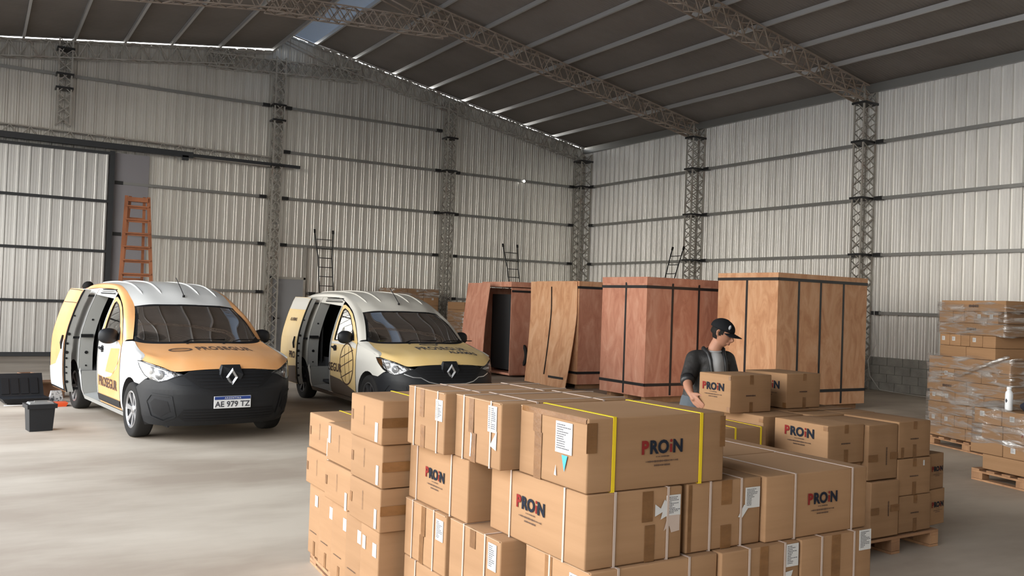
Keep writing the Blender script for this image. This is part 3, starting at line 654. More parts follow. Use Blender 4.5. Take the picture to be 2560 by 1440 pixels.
# low yellow strapped box between the two stacks
cbox('cardboard box with two yellow straps half hidden behind the right end of the front stack', -13.62, -13.24, -20.52, -20.10, .70, .92, [('strapx', -.25, 'strap_y', .014), ('strapx', .36, 'strap_y', .014)], rz=-.1)
cbox('cardboard box under the small yellow strapped box behind the front stack', -13.62, -13.24, -20.52, -20.10, .42, .695, (), rz=-.1)
cbox('lowest cardboard box of the small pile behind the front stack', -13.62, -13.24, -20.52, -20.10, .14, .415, (), rz=-.1)
pallet('wooden pallet under the small pile behind the front stack', -13.43, -20.31, .50, .50, rz=-.1)
# ------------------------------------------------------------------ wrapped pallets at the right
def film(name, pts, z0, z1, parent, n=60, amp=.012, seed=1):
    """stretch film: wrinkled tube round the outline pts"""
    rr = random.Random(seed); P = [Vector(p) for p in pts]; per = []; L_ = 0
    seg = [(P[i], P[(i+1) % len(P)]) for i in range(len(P))]; tot = sum((b-a).length for a, b in seg); ring = []
    for a, b_ in seg:
        k = max(2, int(n*(b_-a).length/tot))
        for i in range(k): ring.append(a.lerp(b_, i/k))
    c = sum(P, Vector((0, 0)))/len(P); rows = int((z1-z0)/.045)+1; V = []; Fc = []; m = len(ring)
    for r in range(rows):
        z = z0+(z1-z0)*r/(rows-1)
        for i, q in enumerate(ring):
            d = (q-c).normalized(); o = amp*(.6+rr.uniform(0, 1)*.8+.5*math.sin(i*.7+z*9+seed))
            V.append((q.x+d.x*o, q.y+d.y*o, z+.02*math.sin(i*.5+seed)))
    for r in range(rows-1):
        for i in range(m): Fc.append((r*m+i, r*m+(i+1) % m, (r+1)*m+(i+1) % m, (r+1)*m+i))
    return mobj(name, V, Fc, M['film'], parent, smooth=True)
def rotp(p, a, o): return (o[0]+p[0]*math.cos(a)-p[1]*math.sin(a), o[1]+p[0]*math.sin(a)+p[1]*math.cos(a))
# tall stack; local frame: origin at the far left base corner, -y' runs towards the viewer along the visible face, +x' away
G4 = 'boxes of the tall wrapped pallet'
O = (-6.80, -17.62); A4 = -.30
def pbox(label, u0, u1, dep, z0, z1, f=(), off=0, O=O, A=A4, g=G4):
    cx, cy = off+dep/2, -(u0+u1)/2
    p = rotp((cx, cy), A, O)
    return cbox(label, 0, dep, 0, u1-u0, 0, z1-z0, f, rz=A, loc=(p[0], p[1], z0), group=g)
p = rotp((.55, -.72), A4, O); pallet('wooden pallet under the tall wrapped stack at the right', p[0], p[1], 1.1, 1.44, rz=A4)
lz = .14; hh = .1555; WD = 1.42; sp = '%s'
rows = []
def row(k, cuts, labels, text, off=0, mk=False, h=hh):
    z0 = lz+k*hh
    for i in range(len(cuts)-1):
        f = []
        if labels and i in labels: f.append(('label', 'L', -.12, .1, .055, .055))
        if mk and i == 0: f.append(('mark', 'L', .02, .0, .16, .035))
        w = '' if len(cuts) == 2 else ', %s from left' % ['first', 'second', 'third', 'fourth', 'fifth', 'sixth'][i]
        pbox('%s, tall wrapped pallet, layer %d from floor%s' % (text, k+1, w), cuts[i]+.003, cuts[i+1]-.003, 1.0-off if i % 2 == 0 else .98-off, z0+.001, z0+h-.002, f, off=off)
row(0, [0, .70, 1.42], (), 'long flat cardboard box')
row(1, [.02, .26, .50, .74, 1.40], (0, 1), 'small cardboard box end')
row(2, [0, .71, 1.42], (), 'long flat cardboard box')
row(3, [.02, .26, .50, .75, 1.0, 1.40], (0, 1), 'small cardboard box end')
row(4, [-.03, .70, 1.42], (), 'long flat cardboard box', mk=True)
row(5, [0, .24, .48, .95, 1.42], (1,), 'small cardboard box end')
row(6, [0, 1.42], (), 'long flat cardboard box just under the film knot')
row(7, [.14, .62, 1.12], (), 'flat cardboard box', off=.05)
row(8, [.14, .32, .52, .68, .90, 1.12], (0, 1, 3), 'small cardboard box end', off=.05)
row(9, [.12, 1.24], (), 'long flat cardboard box with faint print', off=.05, mk=True)
row(10, [.10, .36, .56, .74, .96, 1.14], (3, 4), 'small cardboard box end', off=.06)
row(11, [.14, 1.26], (), 'topmost long flat cardboard box', off=.06, mk=True, h=.145)
t = thing('stretch_film', 'crumpled clear stretch film wound round the lower part of the tall pallet stack', 'plastic film', (0, 0, 0))
def quadp(u0, u1, d, off=0): return [rotp(q, A4, O) for q in ((off, -u0), (off+d, -u0), (off+d, -u1), (off, -u1))]
film('lower_wrap', quadp(-.02, 1.44, 1.02), .16, 1.26, t, 90, .012, 3)
t2 = thing('stretch_film', 'band of clear stretch film round the upper boxes of the tall pallet stack', 'plastic film', (0, 0, 0))
film('upper_wrap', quadp(.10, 1.28, .98, .05), 1.54, 1.96, t2, 80, .012, 8)
b = MB()      # twisted rope of film
q0, q1, q2, q3 = [rotp(q, A4, O) for q in ((-.03, -.30), (-.04, -.62), (-.05, -.95), (-.04, -1.42))]
b.tube([(q0[0], q0[1], 1.02), (q1[0], q1[1], .99), (q2[0], q2[1], 1.13), (q3[0], q3[1], 1.30)], [.012, .02, .025, .02], 7)
b.build('twisted_rope', M['film'], t, smooth=True)
# low stack nearer
G5 = 'boxes of the low wrapped pallet'; O2 = (-8.80, -19.44); A5 = -.20
def qb(label, u0, u1, dep, z0, z1, f=(), off=0): return pbox(label, u0, u1, dep, z0, z1, f, off, O2, A5, G5)
p = rotp((.5, -.62), A5, O2); pallet('wooden pallet under the low wrapped stack at the right edge', p[0], p[1], 1.0, 1.24, rz=A5)
qb('long cardboard box at the bottom of the low wrapped pallet, print at its right', .12, 1.2, .9, .14, .30, [('logo', 'L', .10, .0, .16)], .02)
qb('cardboard box end in the second layer of the low wrapped pallet, left', -.02, .38, .9, .305, .46, [], 0)
qb('cardboard box end in the second layer of the low wrapped pallet, with label', .385, .80, .9, .305, .46, [('label', 'L', -.2, .05, .055, .055)], 0)
qb('cardboard box end in the second layer of the low wrapped pallet, right', .805, 1.2, .9, .305, .46, [], 0)
qb('cardboard box in the third layer of the low wrapped pallet, left', .10, .36, .9, .465, .62, [], .02)
qb('cardboard box in the third layer of the low wrapped pallet, with print', .365, 1.2, .9, .465, .62, [('logo', 'L', -.12, .0, .14)], .02)
qb('top left cardboard box of the low wrapped pallet with a white label', .02, .36, .9, .625, .79, [('label', 'L', -.20, .15, .055, .055)], 0)
qb('top middle cardboard box of the low wrapped pallet with a white label', .365, .72, .9, .625, .79, [('label', 'L', -.15, .05, .055, .055)], 0)
qb('top right cardboard box of the low wrapped pallet', .725, 1.2, .9, .625, .79, [], 0)
t = thing('stretch_film', 'loose clear film over the low pallet stack, bunched at its top left', 'plastic film', (0, 0, 0))
film('side_wrap', [rotp(q, A5, O2) for q in ((0, .0), (.92, .0), (.92, -1.22), (0, -1.22))], .42, .80, t, 90, .012, 5)
b = MB(); V = []; Fc = []
for i in range(9):
    for j in range(7):
        q = rotp((.02+.05*j, .06-.055*i), A5, O2); V.append((q[0], q[1], .797+.10*max(0, math.sin(PI*i/8))*math.sin(PI*j/6)*(.6+.4*random.random())+.004))
for i in range(8):
    for j in range(6): Fc.append((i*7+j, i*7+j+1, (i+1)*7+j+1, (i+1)*7+j))
mobj('bunched_film', V, Fc, M['film'], t, smooth=True)
q = rotp((.10, -.36), A5, O2)
t = thing('white_bottle', 'white metal drinking bottle with a small dark emblem standing on the low wrapped pallet', 'bottle', (q[0], q[1], .793))
b = MB(); b.lathe([(0, 0), (.036, 0), (.038, .01), (.038, .17), (.033, .195), (.021, .212), (.020, .222)], n=20); b.build('body', M['aluminium'], t, smooth=True)
b = MB(); b.lathe([(.020, .218), (.024, .22), (.024, .248), (.02, .252), (0, .253)], n=18); b.build('cap', M['aluminium'], t, smooth=True)
b = MB(); n_ = 10
for k in range(n_):
    a0 = PI+A5-.35+.7*k/n_; a1 = a0+.7/n_; f_ = lambda a, z: (.0388*math.cos(a), .0388*math.sin(a), z)
    h0 = .022*math.sin(PI*(k)/n_); h1 = .022*math.sin(PI*(k+1)/n_)
    b.add([f_(a0, .105-h0), f_(a1, .105-h1), f_(a1, .105+h1), f_(a0, .105+h0)], [(0, 1, 2, 3)])
b.build('emblem', M['ink'], t)
q = rotp((.22, -.66), A5, O2)
t = thing('dark_bag', 'dark navy bag lying on the low wrapped pallet at the right edge', 'bag', (q[0], q[1], .793))
bm = bmesh.new(); bmesh.ops.create_uvsphere(bm, u_segments=20, v_segments=12, radius=1)
for v in bm.verts:
    c = v.co.copy(); k = 1+.10*math.sin(5*c.x+3*c.z)*math.cos(4*c.y); v.co = Vector((c.x*.17*k, c.y*.20*k, max(0, .075+c.z*.085*k+.02*math.sin(6*c.y))))
me = bpy.data.meshes.new('bag_body'); bm.to_mesh(me); bm.free(); me.materials.append(mat('navy_fabric', (.012, .014, .03), .8, bump=(18, .5, .01)))
me.polygons.foreach_set('use_smooth', [True]*len(me.polygons)); link(bpy.data.objects.new('bag_body', me), t)
b = MB(); b.tube([(-.16, -.10, .05), (-.20, -.05, .10), (-.19, .02, .12), (-.16, .08, .07)], .008, 6); b.build('bag_strap', mat('reddish_strap', (.10, .02, .03), .7), t, smooth=True)

# ---- two wrapped stacks near the back wall, behind the vans
def farstack(x, y, nx, ny, dx, dy, zs, labelbase, group, rz=0):
    pallet('wooden pallet under ' + labelbase, x, y, dx*nx, dy*ny, rz=rz)
    for k in range(len(zs)-1):
        for j in range(nx):
            w = ['left', 'middle', 'right'][j] if nx == 3 else ['left', 'right'][j]
            q = rotp(((j-(nx-1)/2)*dx, 0), rz, (x, y))
            cbox('cardboard box of %s, layer %d from the floor, %s' % (labelbase, k+1, w), 0, dx-.01, 0, dy*ny-.01, 0, zs[k+1]-zs[k]-.004, [('label', 'F', .1, .2, .06, .06)] if (k+j) % 2 == 0 else [], rz=rz, loc=(q[0], q[1], zs[k]), group=group)
farstack(-7.25, -1.35, 3, 2, .50, .50, [.14, .50, .86, 1.22, 1.58, 1.86, 2.06], 'the tall stack behind the second van', 'boxes behind the second van')
t = thing('stretch_film', 'film band round the top of the tall stack behind the second van', 'plastic film', (0, 0, 0))
film('film_band', [(-8.01, -.84), (-6.49, -.84), (-6.49, -1.86), (-8.01, -1.86)], 1.80, 2.07, t, 50, .012, 2)
farstack(-6.05, -3.05, 2, 2, .52, .5, [.14, .48, .82, 1.16, 1.50, 1.72], 'the lower stack beside the first crate', 'boxes beside the first crate')
t = thing('stretch_film', 'film round the middle of the lower stack beside the first crate', 'plastic film', (0, 0, 0))
film('film_band', [(-6.58, -2.54), (-5.52, -2.54), (-5.52, -3.56), (-6.58, -3.56)], .9, 1.45, t, 50, .012, 4)

# ------------------------------------------------------------------ plywood crates
def straps(t, x0, x1, y0, y1, z0, z1, vx=(), vy=(), hz=(), w=.045):
    e_ = .004
    for u in vy:
        b = MB(); y = y0+(y1-y0)*u; b.box((x0-e_, y, (z0+z1)/2), (.006, w, z1-z0)); b.build('strap', M['strap_b'], t)
    for u in vx:
        b = MB(); x = x0+(x1-x0)*u; b.box((x, y0-e_, (z0+z1)/2), (w, .006, z1-z0)); b.build('strap', M['strap_b'], t)
    for z in hz:
        b = MB(); e2 = .010
        b.box((x0-e_-.003, (y0+y1)/2, z), (.006, y1-y0+2*e2, w*1.15)); b.box(((x0+x1)/2, y0-e_-.003, z), (x1-x0+2*e2, .006, w*1.15))
        b.box((x1+e_+.003, (y0+y1)/2, z), (.006, y1-y0+2*e2, w*1.15)); b.box(((x0+x1)/2, y1+e_+.003, z), (x1-x0+2*e2, .006, w*1.15)); b.build('strap', M['strap_b'], t)
def crate(label, x0, x1, y0, y1, z0, z1, m1, m2, vx, vy, hz, skids=True):
    t = thing('plywood_crate', label, 'crate', ((x0+x1)/2, (y0+y1)/2, 0)); cx, cy = (x0+x1)/2, (y0+y1)/2
    X0, X1, Y0, Y1 = x0-cx, x1-cx, y0-cy, y1-cy; th = .018
    b = MB(); b.b2(X0, X0+th, Y0, Y1, z0, z1-.12); b.build('end_panel', M[m1], t)
    b = MB(); b.b2(X0+th, X1-th, Y0, Y0+th, z0, z1-.12); b.build('side_panel', M[m2], t)
    b = MB(); b.b2(X1-th, X1, Y0, Y1, z0, z1-.12); b.build('end_panel', M[m1], t)
    b = MB(); b.b2(X0+th, X1-th, Y1-th, Y1, z0, z1-.12); b.build('side_panel', M[m2], t)
    b = MB(); b.b2(X0-.006, X1+.006, Y0-.006, Y1+.006, z1-.12, z1); b.build('lid', M[m1], t)
    if skids:
        for y in (Y0+.15, (Y0+Y1)/2, Y1-.15):
            b = MB(); b.b2(X0+.12, X1-.12, y-.06, y+.06, 0, z0); b.build('skid', M['wood'], t)
    straps(t, X0, X1, Y0, Y1, z0+.02, z1-.10, vx, vy, hz)
    return t
crate('reddish plywood crate with black straps, left of the tall crate behind the man', -7.76, -5.70, -12.70, -11.38, .12, 2.31, 'ply_red', 'ply_red', (.30, .62), (.45,), (2.13, .34))
crate('tallest plywood crate, rightmost of the four, right behind the man', -6.30, -3.88, -14.45, -13.02, .10, 2.44, 'ply_tan', 'ply_tan', (.22, .46, .72), (.50,), (2.33, .36))
# second crate: loose bowed front panel
t = crate('light plywood crate whose bowed front panel has come loose at the bottom', -7.48, -5.3, -10.22, -8.62, .10, 2.25, 'ply_tan', 'ply_red', (.30, .7), (), (2.12, .34))
def bowed(name, y0, y1, z0, z1, xf, m, parent, th=.012, yf=None):
    V = []; Fc = []; ny, nz = 8, 24
    for s_ in (0, 1):
        for i in range(nz+1):
            for j in range(ny+1):
                v, u = i/nz, j/ny; z = z0+(z1-z0)*v; y = y0+(y1-y0)*u+(yf(v, u) if yf else 0)
                V.append((xf(v, u)+s_*th, y, z))
    n = (ny+1)*(nz+1)
    for s_ in (0, 1):
        for i in range(nz):
            for j in range(ny):
                a = s_*n+i*(ny+1)+j; q = (a, a+1, a+ny+2, a+ny+1); Fc.append(q if s_ == 0 else q[::-1])
    for i in range(nz):
        for j in (0, ny): a = i*(ny+1)+j; Fc.append((a, a+ny+1, n+a+ny+1, n+a))
    for j in range(ny):
        for i in (0, nz): a = i*(ny+1)+j; Fc.append((a, a+1, n+a+1, n+a))
    o = mobj(name, V, Fc, m, parent, smooth=False); return fixn(o)
xf2 = lambda v, u: -1.12-.30*max(0, 1-v/.75)**1.3*(.5+.5*(1-u))
bowed('loose_panel', -.82, .95, .02, 2.24, xf2, M['ply_tan'], t, yf=lambda v, u: -.10*(1-v)+.06)
V = []
b = MB()
for k in range(12):
    v0, v1 = .10+.85*k/12, .10+.85*(k+1)/12; f_ = lambda v: (xf2(v, .5)-.006, -.82+1.77*.52-.10*(1-v)+.06, .02+2.22*v)
    b.bar(f_(v0), f_(v1), .045, .006, up=(0, 1, 0))
b.build('panel_strap', M['strap_b'], t)
b = MB(); b.box((xf2(.05, .2)-.008, -.45, .22), (.008, .55, .045)); b.build('panel_strap', M['strap_b'], t)
# first crate: open, panel standing free, equipment inside
t = thing('plywood_crate', 'opened dark plywood crate at the left end of the row with black equipment inside', 'crate', (-6.2, -6.9, 0))
th = .018
b = MB(); b.b2(-1.3, 1.3, -.68, -.662, .08, 2.10); b.build('side_panel', M['ply_red'], t)
b = MB(); b.b2(-1.3, 1.3, .60, .618, .08, 2.10); b.build('side_panel', M['ply_red'], t)
b = MB(); b.b2(1.28, 1.3, -.66, .60, .08, 2.10); b.build('end_panel', M['ply_red'], t)
b = MB(); b.b2(-1.28, 1.28, -.66, .60, .05, .10); b.build('floor_panel', M['ply_red'], t)
b = MB(); b.b2(-1.34, 1.34, -.72, .66, 2.12, 2.24); b.build('lid', M['ply_red'], t)
b = MB(); b.box((-.0, -.686, 2.02), (2.6, .006, .05)); b.build('strap', M['strap_b'], t)
xf1 = lambda v, u: -.10*math.sin(PI*v)-.22*(1-v)**2
bowed('loose_end_panel', -.52, .56, .0, 2.20, xf1, M['ply_red'], t, yf=lambda v, u: -.12*(1-v)**2-.1*math.sin(PI*v)*.4).location = (-1.62, .30, 0)
t = thing('exercise_machine', 'black wheeled machine with an added dark shade block standing inside the opened crate', 'machine', (-7.05, -7.1, .10))
b = MB(); b.box((.42, .18, .95), (1.3, 1.18, 1.80)); b.build('shade_block', M['dark_in'], t)  # solid dark block, added to stand in for shade inside the crate
b = MB(); b.bar((0, -.20, 0), (.05, -.28, 1.5), .07); b.bar((.05, .35, 0), (.10, .30, 1.85), .08); b.bar((0, -.3, .12), (0, .5, .12), .09); b.bar((.1, -.3, 1.45), (.1, .4, 1.5), .06); b.bar((.02, .2, .1), (.05, .05, .9), .11); b.build('frame', M['plastic'], t)
b = MB(); b.lathe([(.24, -.03), (.30, -.03), (.31, 0), (.30, .03), (.24, .03), (.235, 0), (.24, -.03)], (-.05, -.30, .42), 28, 'X'); b.build('wheel', M['rubber'], t, smooth=True)
b = MB()
for k in range(5): a = k*2*PI/5; b.bar((-.05, -.30, .42), (-.05, -.30+.26*math.cos(a), .42+.26*math.sin(a)), .03)
b.build('spokes', M['alloy_d'], t)

# ------------------------------------------------------------------ ladders
def steel_ladder(label, foot, top, side, w=.42, flare=.07, n=13):
    """narrow black ladder leaning on the wall, stile tops bent outwards"""
    F_, T_, s_ = Vector(foot), Vector(top), Vector(side).normalized(); t = thing('steel_ladder', label, 'ladder', F_, 0, 'black steel ladders'); d = T_-F_
    for k in (-1, 1):
        b = MB(); q = [s_*(w/2*k)+d*v for v in (0, .80)]+[s_*((w/2+flare*.5)*k)+d*.88, s_*((w/2+flare)*k)+d*1.0]
        b.tube(q, .018, 7); b.build('stile', M['black'], t, smooth=True)
        b = MB(); e_ = q[-1]; b.tube([e_-d.normalized()*.03, e_+d.normalized()*.07], .032, 8); b.build('rubber_tip', M['rubber'], t, smooth=True)
    for i in range(n):
        v = .04+.90*i/(n-1); ww = w/2 if v < .8 else w/2+flare*.4*(v-.8)/.2
        b = MB(); b.tube([d*v-s_*ww, d*v+s_*ww], .013, 6); b.build('rung', M['black'], t, smooth=True)
steel_ladder('black steel ladder leaning on the back wall behind the second van', (-9.40, -.75, 0), (-9.52, -.22, 3.62), (1, 0, 0))
steel_ladder('black steel ladder leaning on the back wall behind the opened crate', (-2.95, -1.0, 0), (-3.10, -.22, 3.62), (1, 0, 0))
steel_ladder('black steel ladder leaning on the right wall behind the reddish crate', (-1.6, -5.45, 0), (-.62, -5.62, 3.50), (0, 1, 0), flare=.03)
# wooden step ladder
t = thing('step_ladder', 'tall orange-brown wooden step ladder standing open by the sliding door', 'ladder', (-15.05, -3.2, 0))
top = 3.90
for s_, e_ in ((-1, 'front'), (1, 'front')):
    b = MB(); b.bar((s_*.42, -.45, 0), (s_*.235, 0, top), .028, .075, up=(1, 0, 0)); b.build('stile', M['ladder_w'], t)
    b = MB(); b.bar((s_*.30, .75, 0), (s_*.15, .04, top), .028, .06, up=(1, 0, 0)); b.build('rear_leg', M['ladder_w'], t)
for i in range(12):
    v = .06+.88*i/11; w_ = .42+(.235-.42)*v; y = -.45+.45*v; b = MB(); b.box((0, y, top*v), (2*w_, .09, .032)); b.box((0, y+.03, top*v-.03), (2*w_, .02, .06)); b.build('tread', M['ladder_w'], t)
b = MB(); b.box((0, .02, top-.08), (.44, .16, .10)); b.build('top_board', M['ladder_w'], t)
for i in range(5):
    v = .15+.18*i; b = MB(); b.box((0, .75-.71*v, top*v), (2*(.30-.15*v), .02, .05)); b.build('rear_brace', M['ladder_w'], t)

# ------------------------------------------------------------------ floor items by the first van
t = thing('waste_bin', 'square black plastic bin with grey lid on the floor left of the vans', 'bin', (-17.44, -12.90, 0), .15)
V = []; b = MB()
def frustum(mb, w0, d0, w1, d1, z0, z1): mb.add([(x*w/2, y*d/2, z) for z, w, d in ((z0, w0, d0), (z1, w1, d1)) for x, y in ((-1, -1), (1, -1), (1, 1), (-1, 1))], [(3, 2, 1, 0), (4, 5, 6, 7), (0, 1, 5, 4), (1, 2, 6, 5), (2, 3, 7, 6), (3, 0, 4, 7)])
frustum(b, .25, .22, .285, .25, 0, .30); b.build('bin_body', M['plastic'], t)
b = MB(); frustum(b, .325, .285, .33, .29, .275, .325); b.build('rim', M['plastic'], t)
b = MB(); frustum(b, .27, .20, .24, .17, .325, .345); b.box((0, -.02, .35), (.14, .03, .02)); b.build('lid', mat('grey_lid', (.20, .20, .19), .4), t)
t = thing('tool_case', 'open black plastic tool case tray lying on the floor at the far left', 'case', (-17.50, -10.15, 0), .15)
b = MB(); frustum(b, .50, .36, .62, .46, .02, .10); b.build('case_base', M['plastic'], t)
lid = MB(); lid.box((0, .0, 0), (.62, .42, .035)); o = lid.build('case_lid', M['plastic'], t); o.location = (0, .26, .23); o.rotation_euler = (1.05, 0, 0)
b = MB()
for k in range(4): b.box((-.20+.13*k, -.0, .024), (.10, .26, .015))
o2 = b.build('tray_insert', M['plastic2'], o); 
b = MB(); b.tube([(-.26, -.24, .03), (-.30, -.30, .02), (-.10, -.34, .02), (.05, -.30, .02)], .008, 6); b.build('cable', M['label'], t, smooth=True)
for i, (x, y, w, d, h, lbl) in enumerate(((-17.12, -9.35, .42, .30, .26, 'open brown cardboard carton on the floor between the tool case and the first van'), (-17.42, -9.0, .20, .2, .36, 'small brown carton standing upright behind the tool case'))):
    t = thing('open_carton', lbl, 'box', (x, y, 0), .2*i+.1); b = MB(); e_ = .008
    b.b2(-w/2, w/2, -d/2, -d/2+e_, 0, h); b.b2(-w/2, w/2, d/2-e_, d/2, 0, h); b.b2(-w/2, -w/2+e_, -d/2, d/2, 0, h); b.b2(w/2-e_, w/2, -d/2, d/2, 0, h); b.b2(-w/2, w/2, -d/2, d/2, 0, e_); b.build('carton', mat('brown_carton', (.22, .12, .07), .85), t)
    b = MB(); b.box((0, -d/2-.05, h-.01), (w, .12, .006), mtx=Matrix.Rotation(-.3, 3, 'X')); b.build('flap', M['card_edge'], t)
t = thing('orange_tray', 'flat bright orange plastic tray on the floor by the first van rear wheel', 'tray', (-17.10, -10.55, 0), .1)
b = MB(); frustum(b, .26, .18, .30, .22, 0, .055); b.build('tray', M['orange_p'], t)
t = thing('tool_pouch', 'small white and grey bag of tools next to the orange tray', 'bag', (-17.06, -10.02, 0), .1)
b = MB(); frustum(b, .20, .14, .14, .08, 0, .17); b.build('pouch', mat('pale_fabric', (.42, .40, .38), .9, noise=((30, 30, 30), (.05, .05, .05), .5, .6)), t)
# ------------------------------------------------------------------ vans
def interp(T, z):
    if z <= T[0][0]: return T[0][1]
    for (a, fa), (b_, fb) in zip(T, T[1:]):
        if z <= b_:
            t = (z-a)/(b_-a); return fa+(fb-fa)*t
    return T[-1][1]
def smooth_table(T):      # Catmull-Rom through the table, resampled fine
    out = []
    for i in range(len(T)-1):
        p0, p1, p2, p3 = T[max(i-1, 0)], T[i], T[i+1], T[min(i+2, len(T)-1)]
        for k in range(8):
            t = k/8; f = lambda j: .5*((2*p1[j])+(-p0[j]+p2[j])*t+(2*p0[j]-5*p1[j]+4*p2[j]-p3[j])*t*t+(-p0[j]+3*p1[j]-3*p2[j]+p3[j])*t**3)
            out.append((p1[0]+(p2[0]-p1[0])*t, f(1)))
    out.append(T[-1]); return out
PW = smooth_table([(.16, .79), (.30, .845), (.50, .868), (.75, .876), (.95, .870), (1.06, .855), (1.20, .822), (1.40, .764), (1.60, .690), (1.72, .635)])
S0T = smooth_table([(.16, .15), (.26, .06), (.38, .015), (.50, .0), (.60, .0), (.70, .035), (.80, .085), (.88, .14), (.95, .20), (1.06, .30)])
EX = 1/1.3
def s2u(s): return 2/PI*math.acos(max(0, min(1, ((.65-s)/.65)))**1.3) if s < .65 else s+.35
def shell(u, z, off=0):
    """body skin: u<1 wraps round the front from the centre line to the side, u>1 runs back along the side"""
    sg = -1 if u < 0 else 1; u = abs(u); Wd = interp(PW, z); s0 = interp(S0T, z); D = .65-s0
    if u < 1:
        th = u*PI/2; x = Wd*math.sin(th)**EX; s = s0+D-D*max(0, math.cos(th))**EX; nx, ns = math.sin(th), -math.cos(th)
    else:
        s = .65+u-1; x = Wd*(1-.045*max(0, (s-3.7)/.6)**2); nx, ns = 1, 0
    x += nx*off; s += ns*off
    return Vector((sg*x, -s, z))
def onside(off=0, sgn=1): return lambda s, z: shell(sgn*s2u(s), z, off)
def patch(poly, mp, holes=(), step=.05, flip=False):
    loops = [[Vector((p[0], p[1], 0)) for p in poly]]+[[Vector((p[0], p[1], 0)) for p in h] for h in holes]
    tri = geometry.tessellate_polygon(loops); pts = [p for l in loops for p in l]
    bm = bmesh.new(); vs = [bm.verts.new(p) for p in pts]
    for t in tri:
        try: bm.faces.new([vs[i] for i in t])
        except ValueError: pass
    bd = set()
    for ax, n in ((0, Vector((1, 0, 0))), (1, Vector((0, 1, 0)))):
        lo = min(p[ax] for p in pts); hi = max(p[ax] for p in pts); k = math.ceil(lo/step)
        while k*step < hi:
            bmesh.ops.bisect_plane(bm, geom=bm.verts[:]+bm.edges[:]+bm.faces[:], plane_co=n*(k*step), plane_no=n, dist=1e-5); k += 1
    kill = []
    for ed in bm.edges:
        if len(ed.link_faces) == 2:
            a, b_ = ed.verts[0].co, ed.verts[1].co; ok = False
            for ax in (0, 1):
                if abs(a[ax]-b_[ax]) < 1e-5 and abs(a[ax]/step-round(a[ax]/step)) < 1e-3: ok = True
            if not ok: kill.append(ed)
    if kill: bmesh.ops.dissolve_edges(bm, edges=kill, use_verts=False)
    bmesh.ops.recalc_face_normals(bm, faces=bm.faces)
    bm.verts.index_update(); V = [mp(v.co.x, v.co.y) for v in bm.verts]; Fc = [tuple(v.index for v in f.verts) for f in bm.faces]
    bm.free(); return V, Fc
def loft(curves, n=14, m=6):
    """smooth surface through a list of 3D polylines"""
    def cr(P, t):
        k = len(P)-1; i = min(int(t*k), k-1); f = t*k-i; p0, p1, p2, p3 = P[max(i-1, 0)], P[i], P[i+1], P[min(i+2, k)]
        return .5*((2*p1)+(-p0+p2)*f+(2*p0-5*p1+4*p2-p3)*f*f+(-p0+3*p1-3*p2+p3)*f**3)
    C_ = [[cr([Vector(q) for q in c], i/n) for i in range(n+1)] for c in curves]; V = []; r = m*(len(curves)-1)
    for j in range(r+1):
        for i in range(n+1): V.append(cr([c[i] for c in C_], j/r))
    return V, [(j*(n+1)+i, j*(n+1)+i+1, (j+1)*(n+1)+i+1, (j+1)*(n+1)+i) for j in range(r) for i in range(n)]
def P3(s, x, z): return Vector((x, -s, z))
def arc(cs, cz, r, a0, a1, n=14): return [(cs+r*math.cos(a0+(a1-a0)*i/n), cz+r*math.sin(a0+(a1-a0)*i/n)) for i in range(n+1)]
def mirror(V): return [Vector((-v.x, v.y, v.z)) for v in V]
def ribbon(poly, mp, w=.006, closed=True):
    """thin dark seam following a polyline on the skin"""
    V = []; Fc = []; pts = []
    P = list(poly)+([poly[0]] if closed else [])
    for a, b_ in zip(P, P[1:]):
        k = max(1, int(math.hypot(b_[0]-a[0], b_[1]-a[1])/.04))
        for i in range(k): pts.append((a[0]+(b_[0]-a[0])*i/k, a[1]+(b_[1]-a[1])*i/k, b_[0]-a[0], b_[1]-a[1]))
    pts.append((P[-1][0], P[-1][1], P[-1][0]-P[-2][0], P[-1][1]-P[-2][1]))
    for i, (x, y, dx, dy) in enumerate(pts):
        l = math.hypot(dx, dy) or 1; nx, ny = -dy/l*w/2, dx/l*w/2
        V += [mp(x+nx, y+ny), mp(x-nx, y-ny)]
        if i: Fc.append((2*i-2, 2*i-1, 2*i+1, 2*i))
    return V, Fc

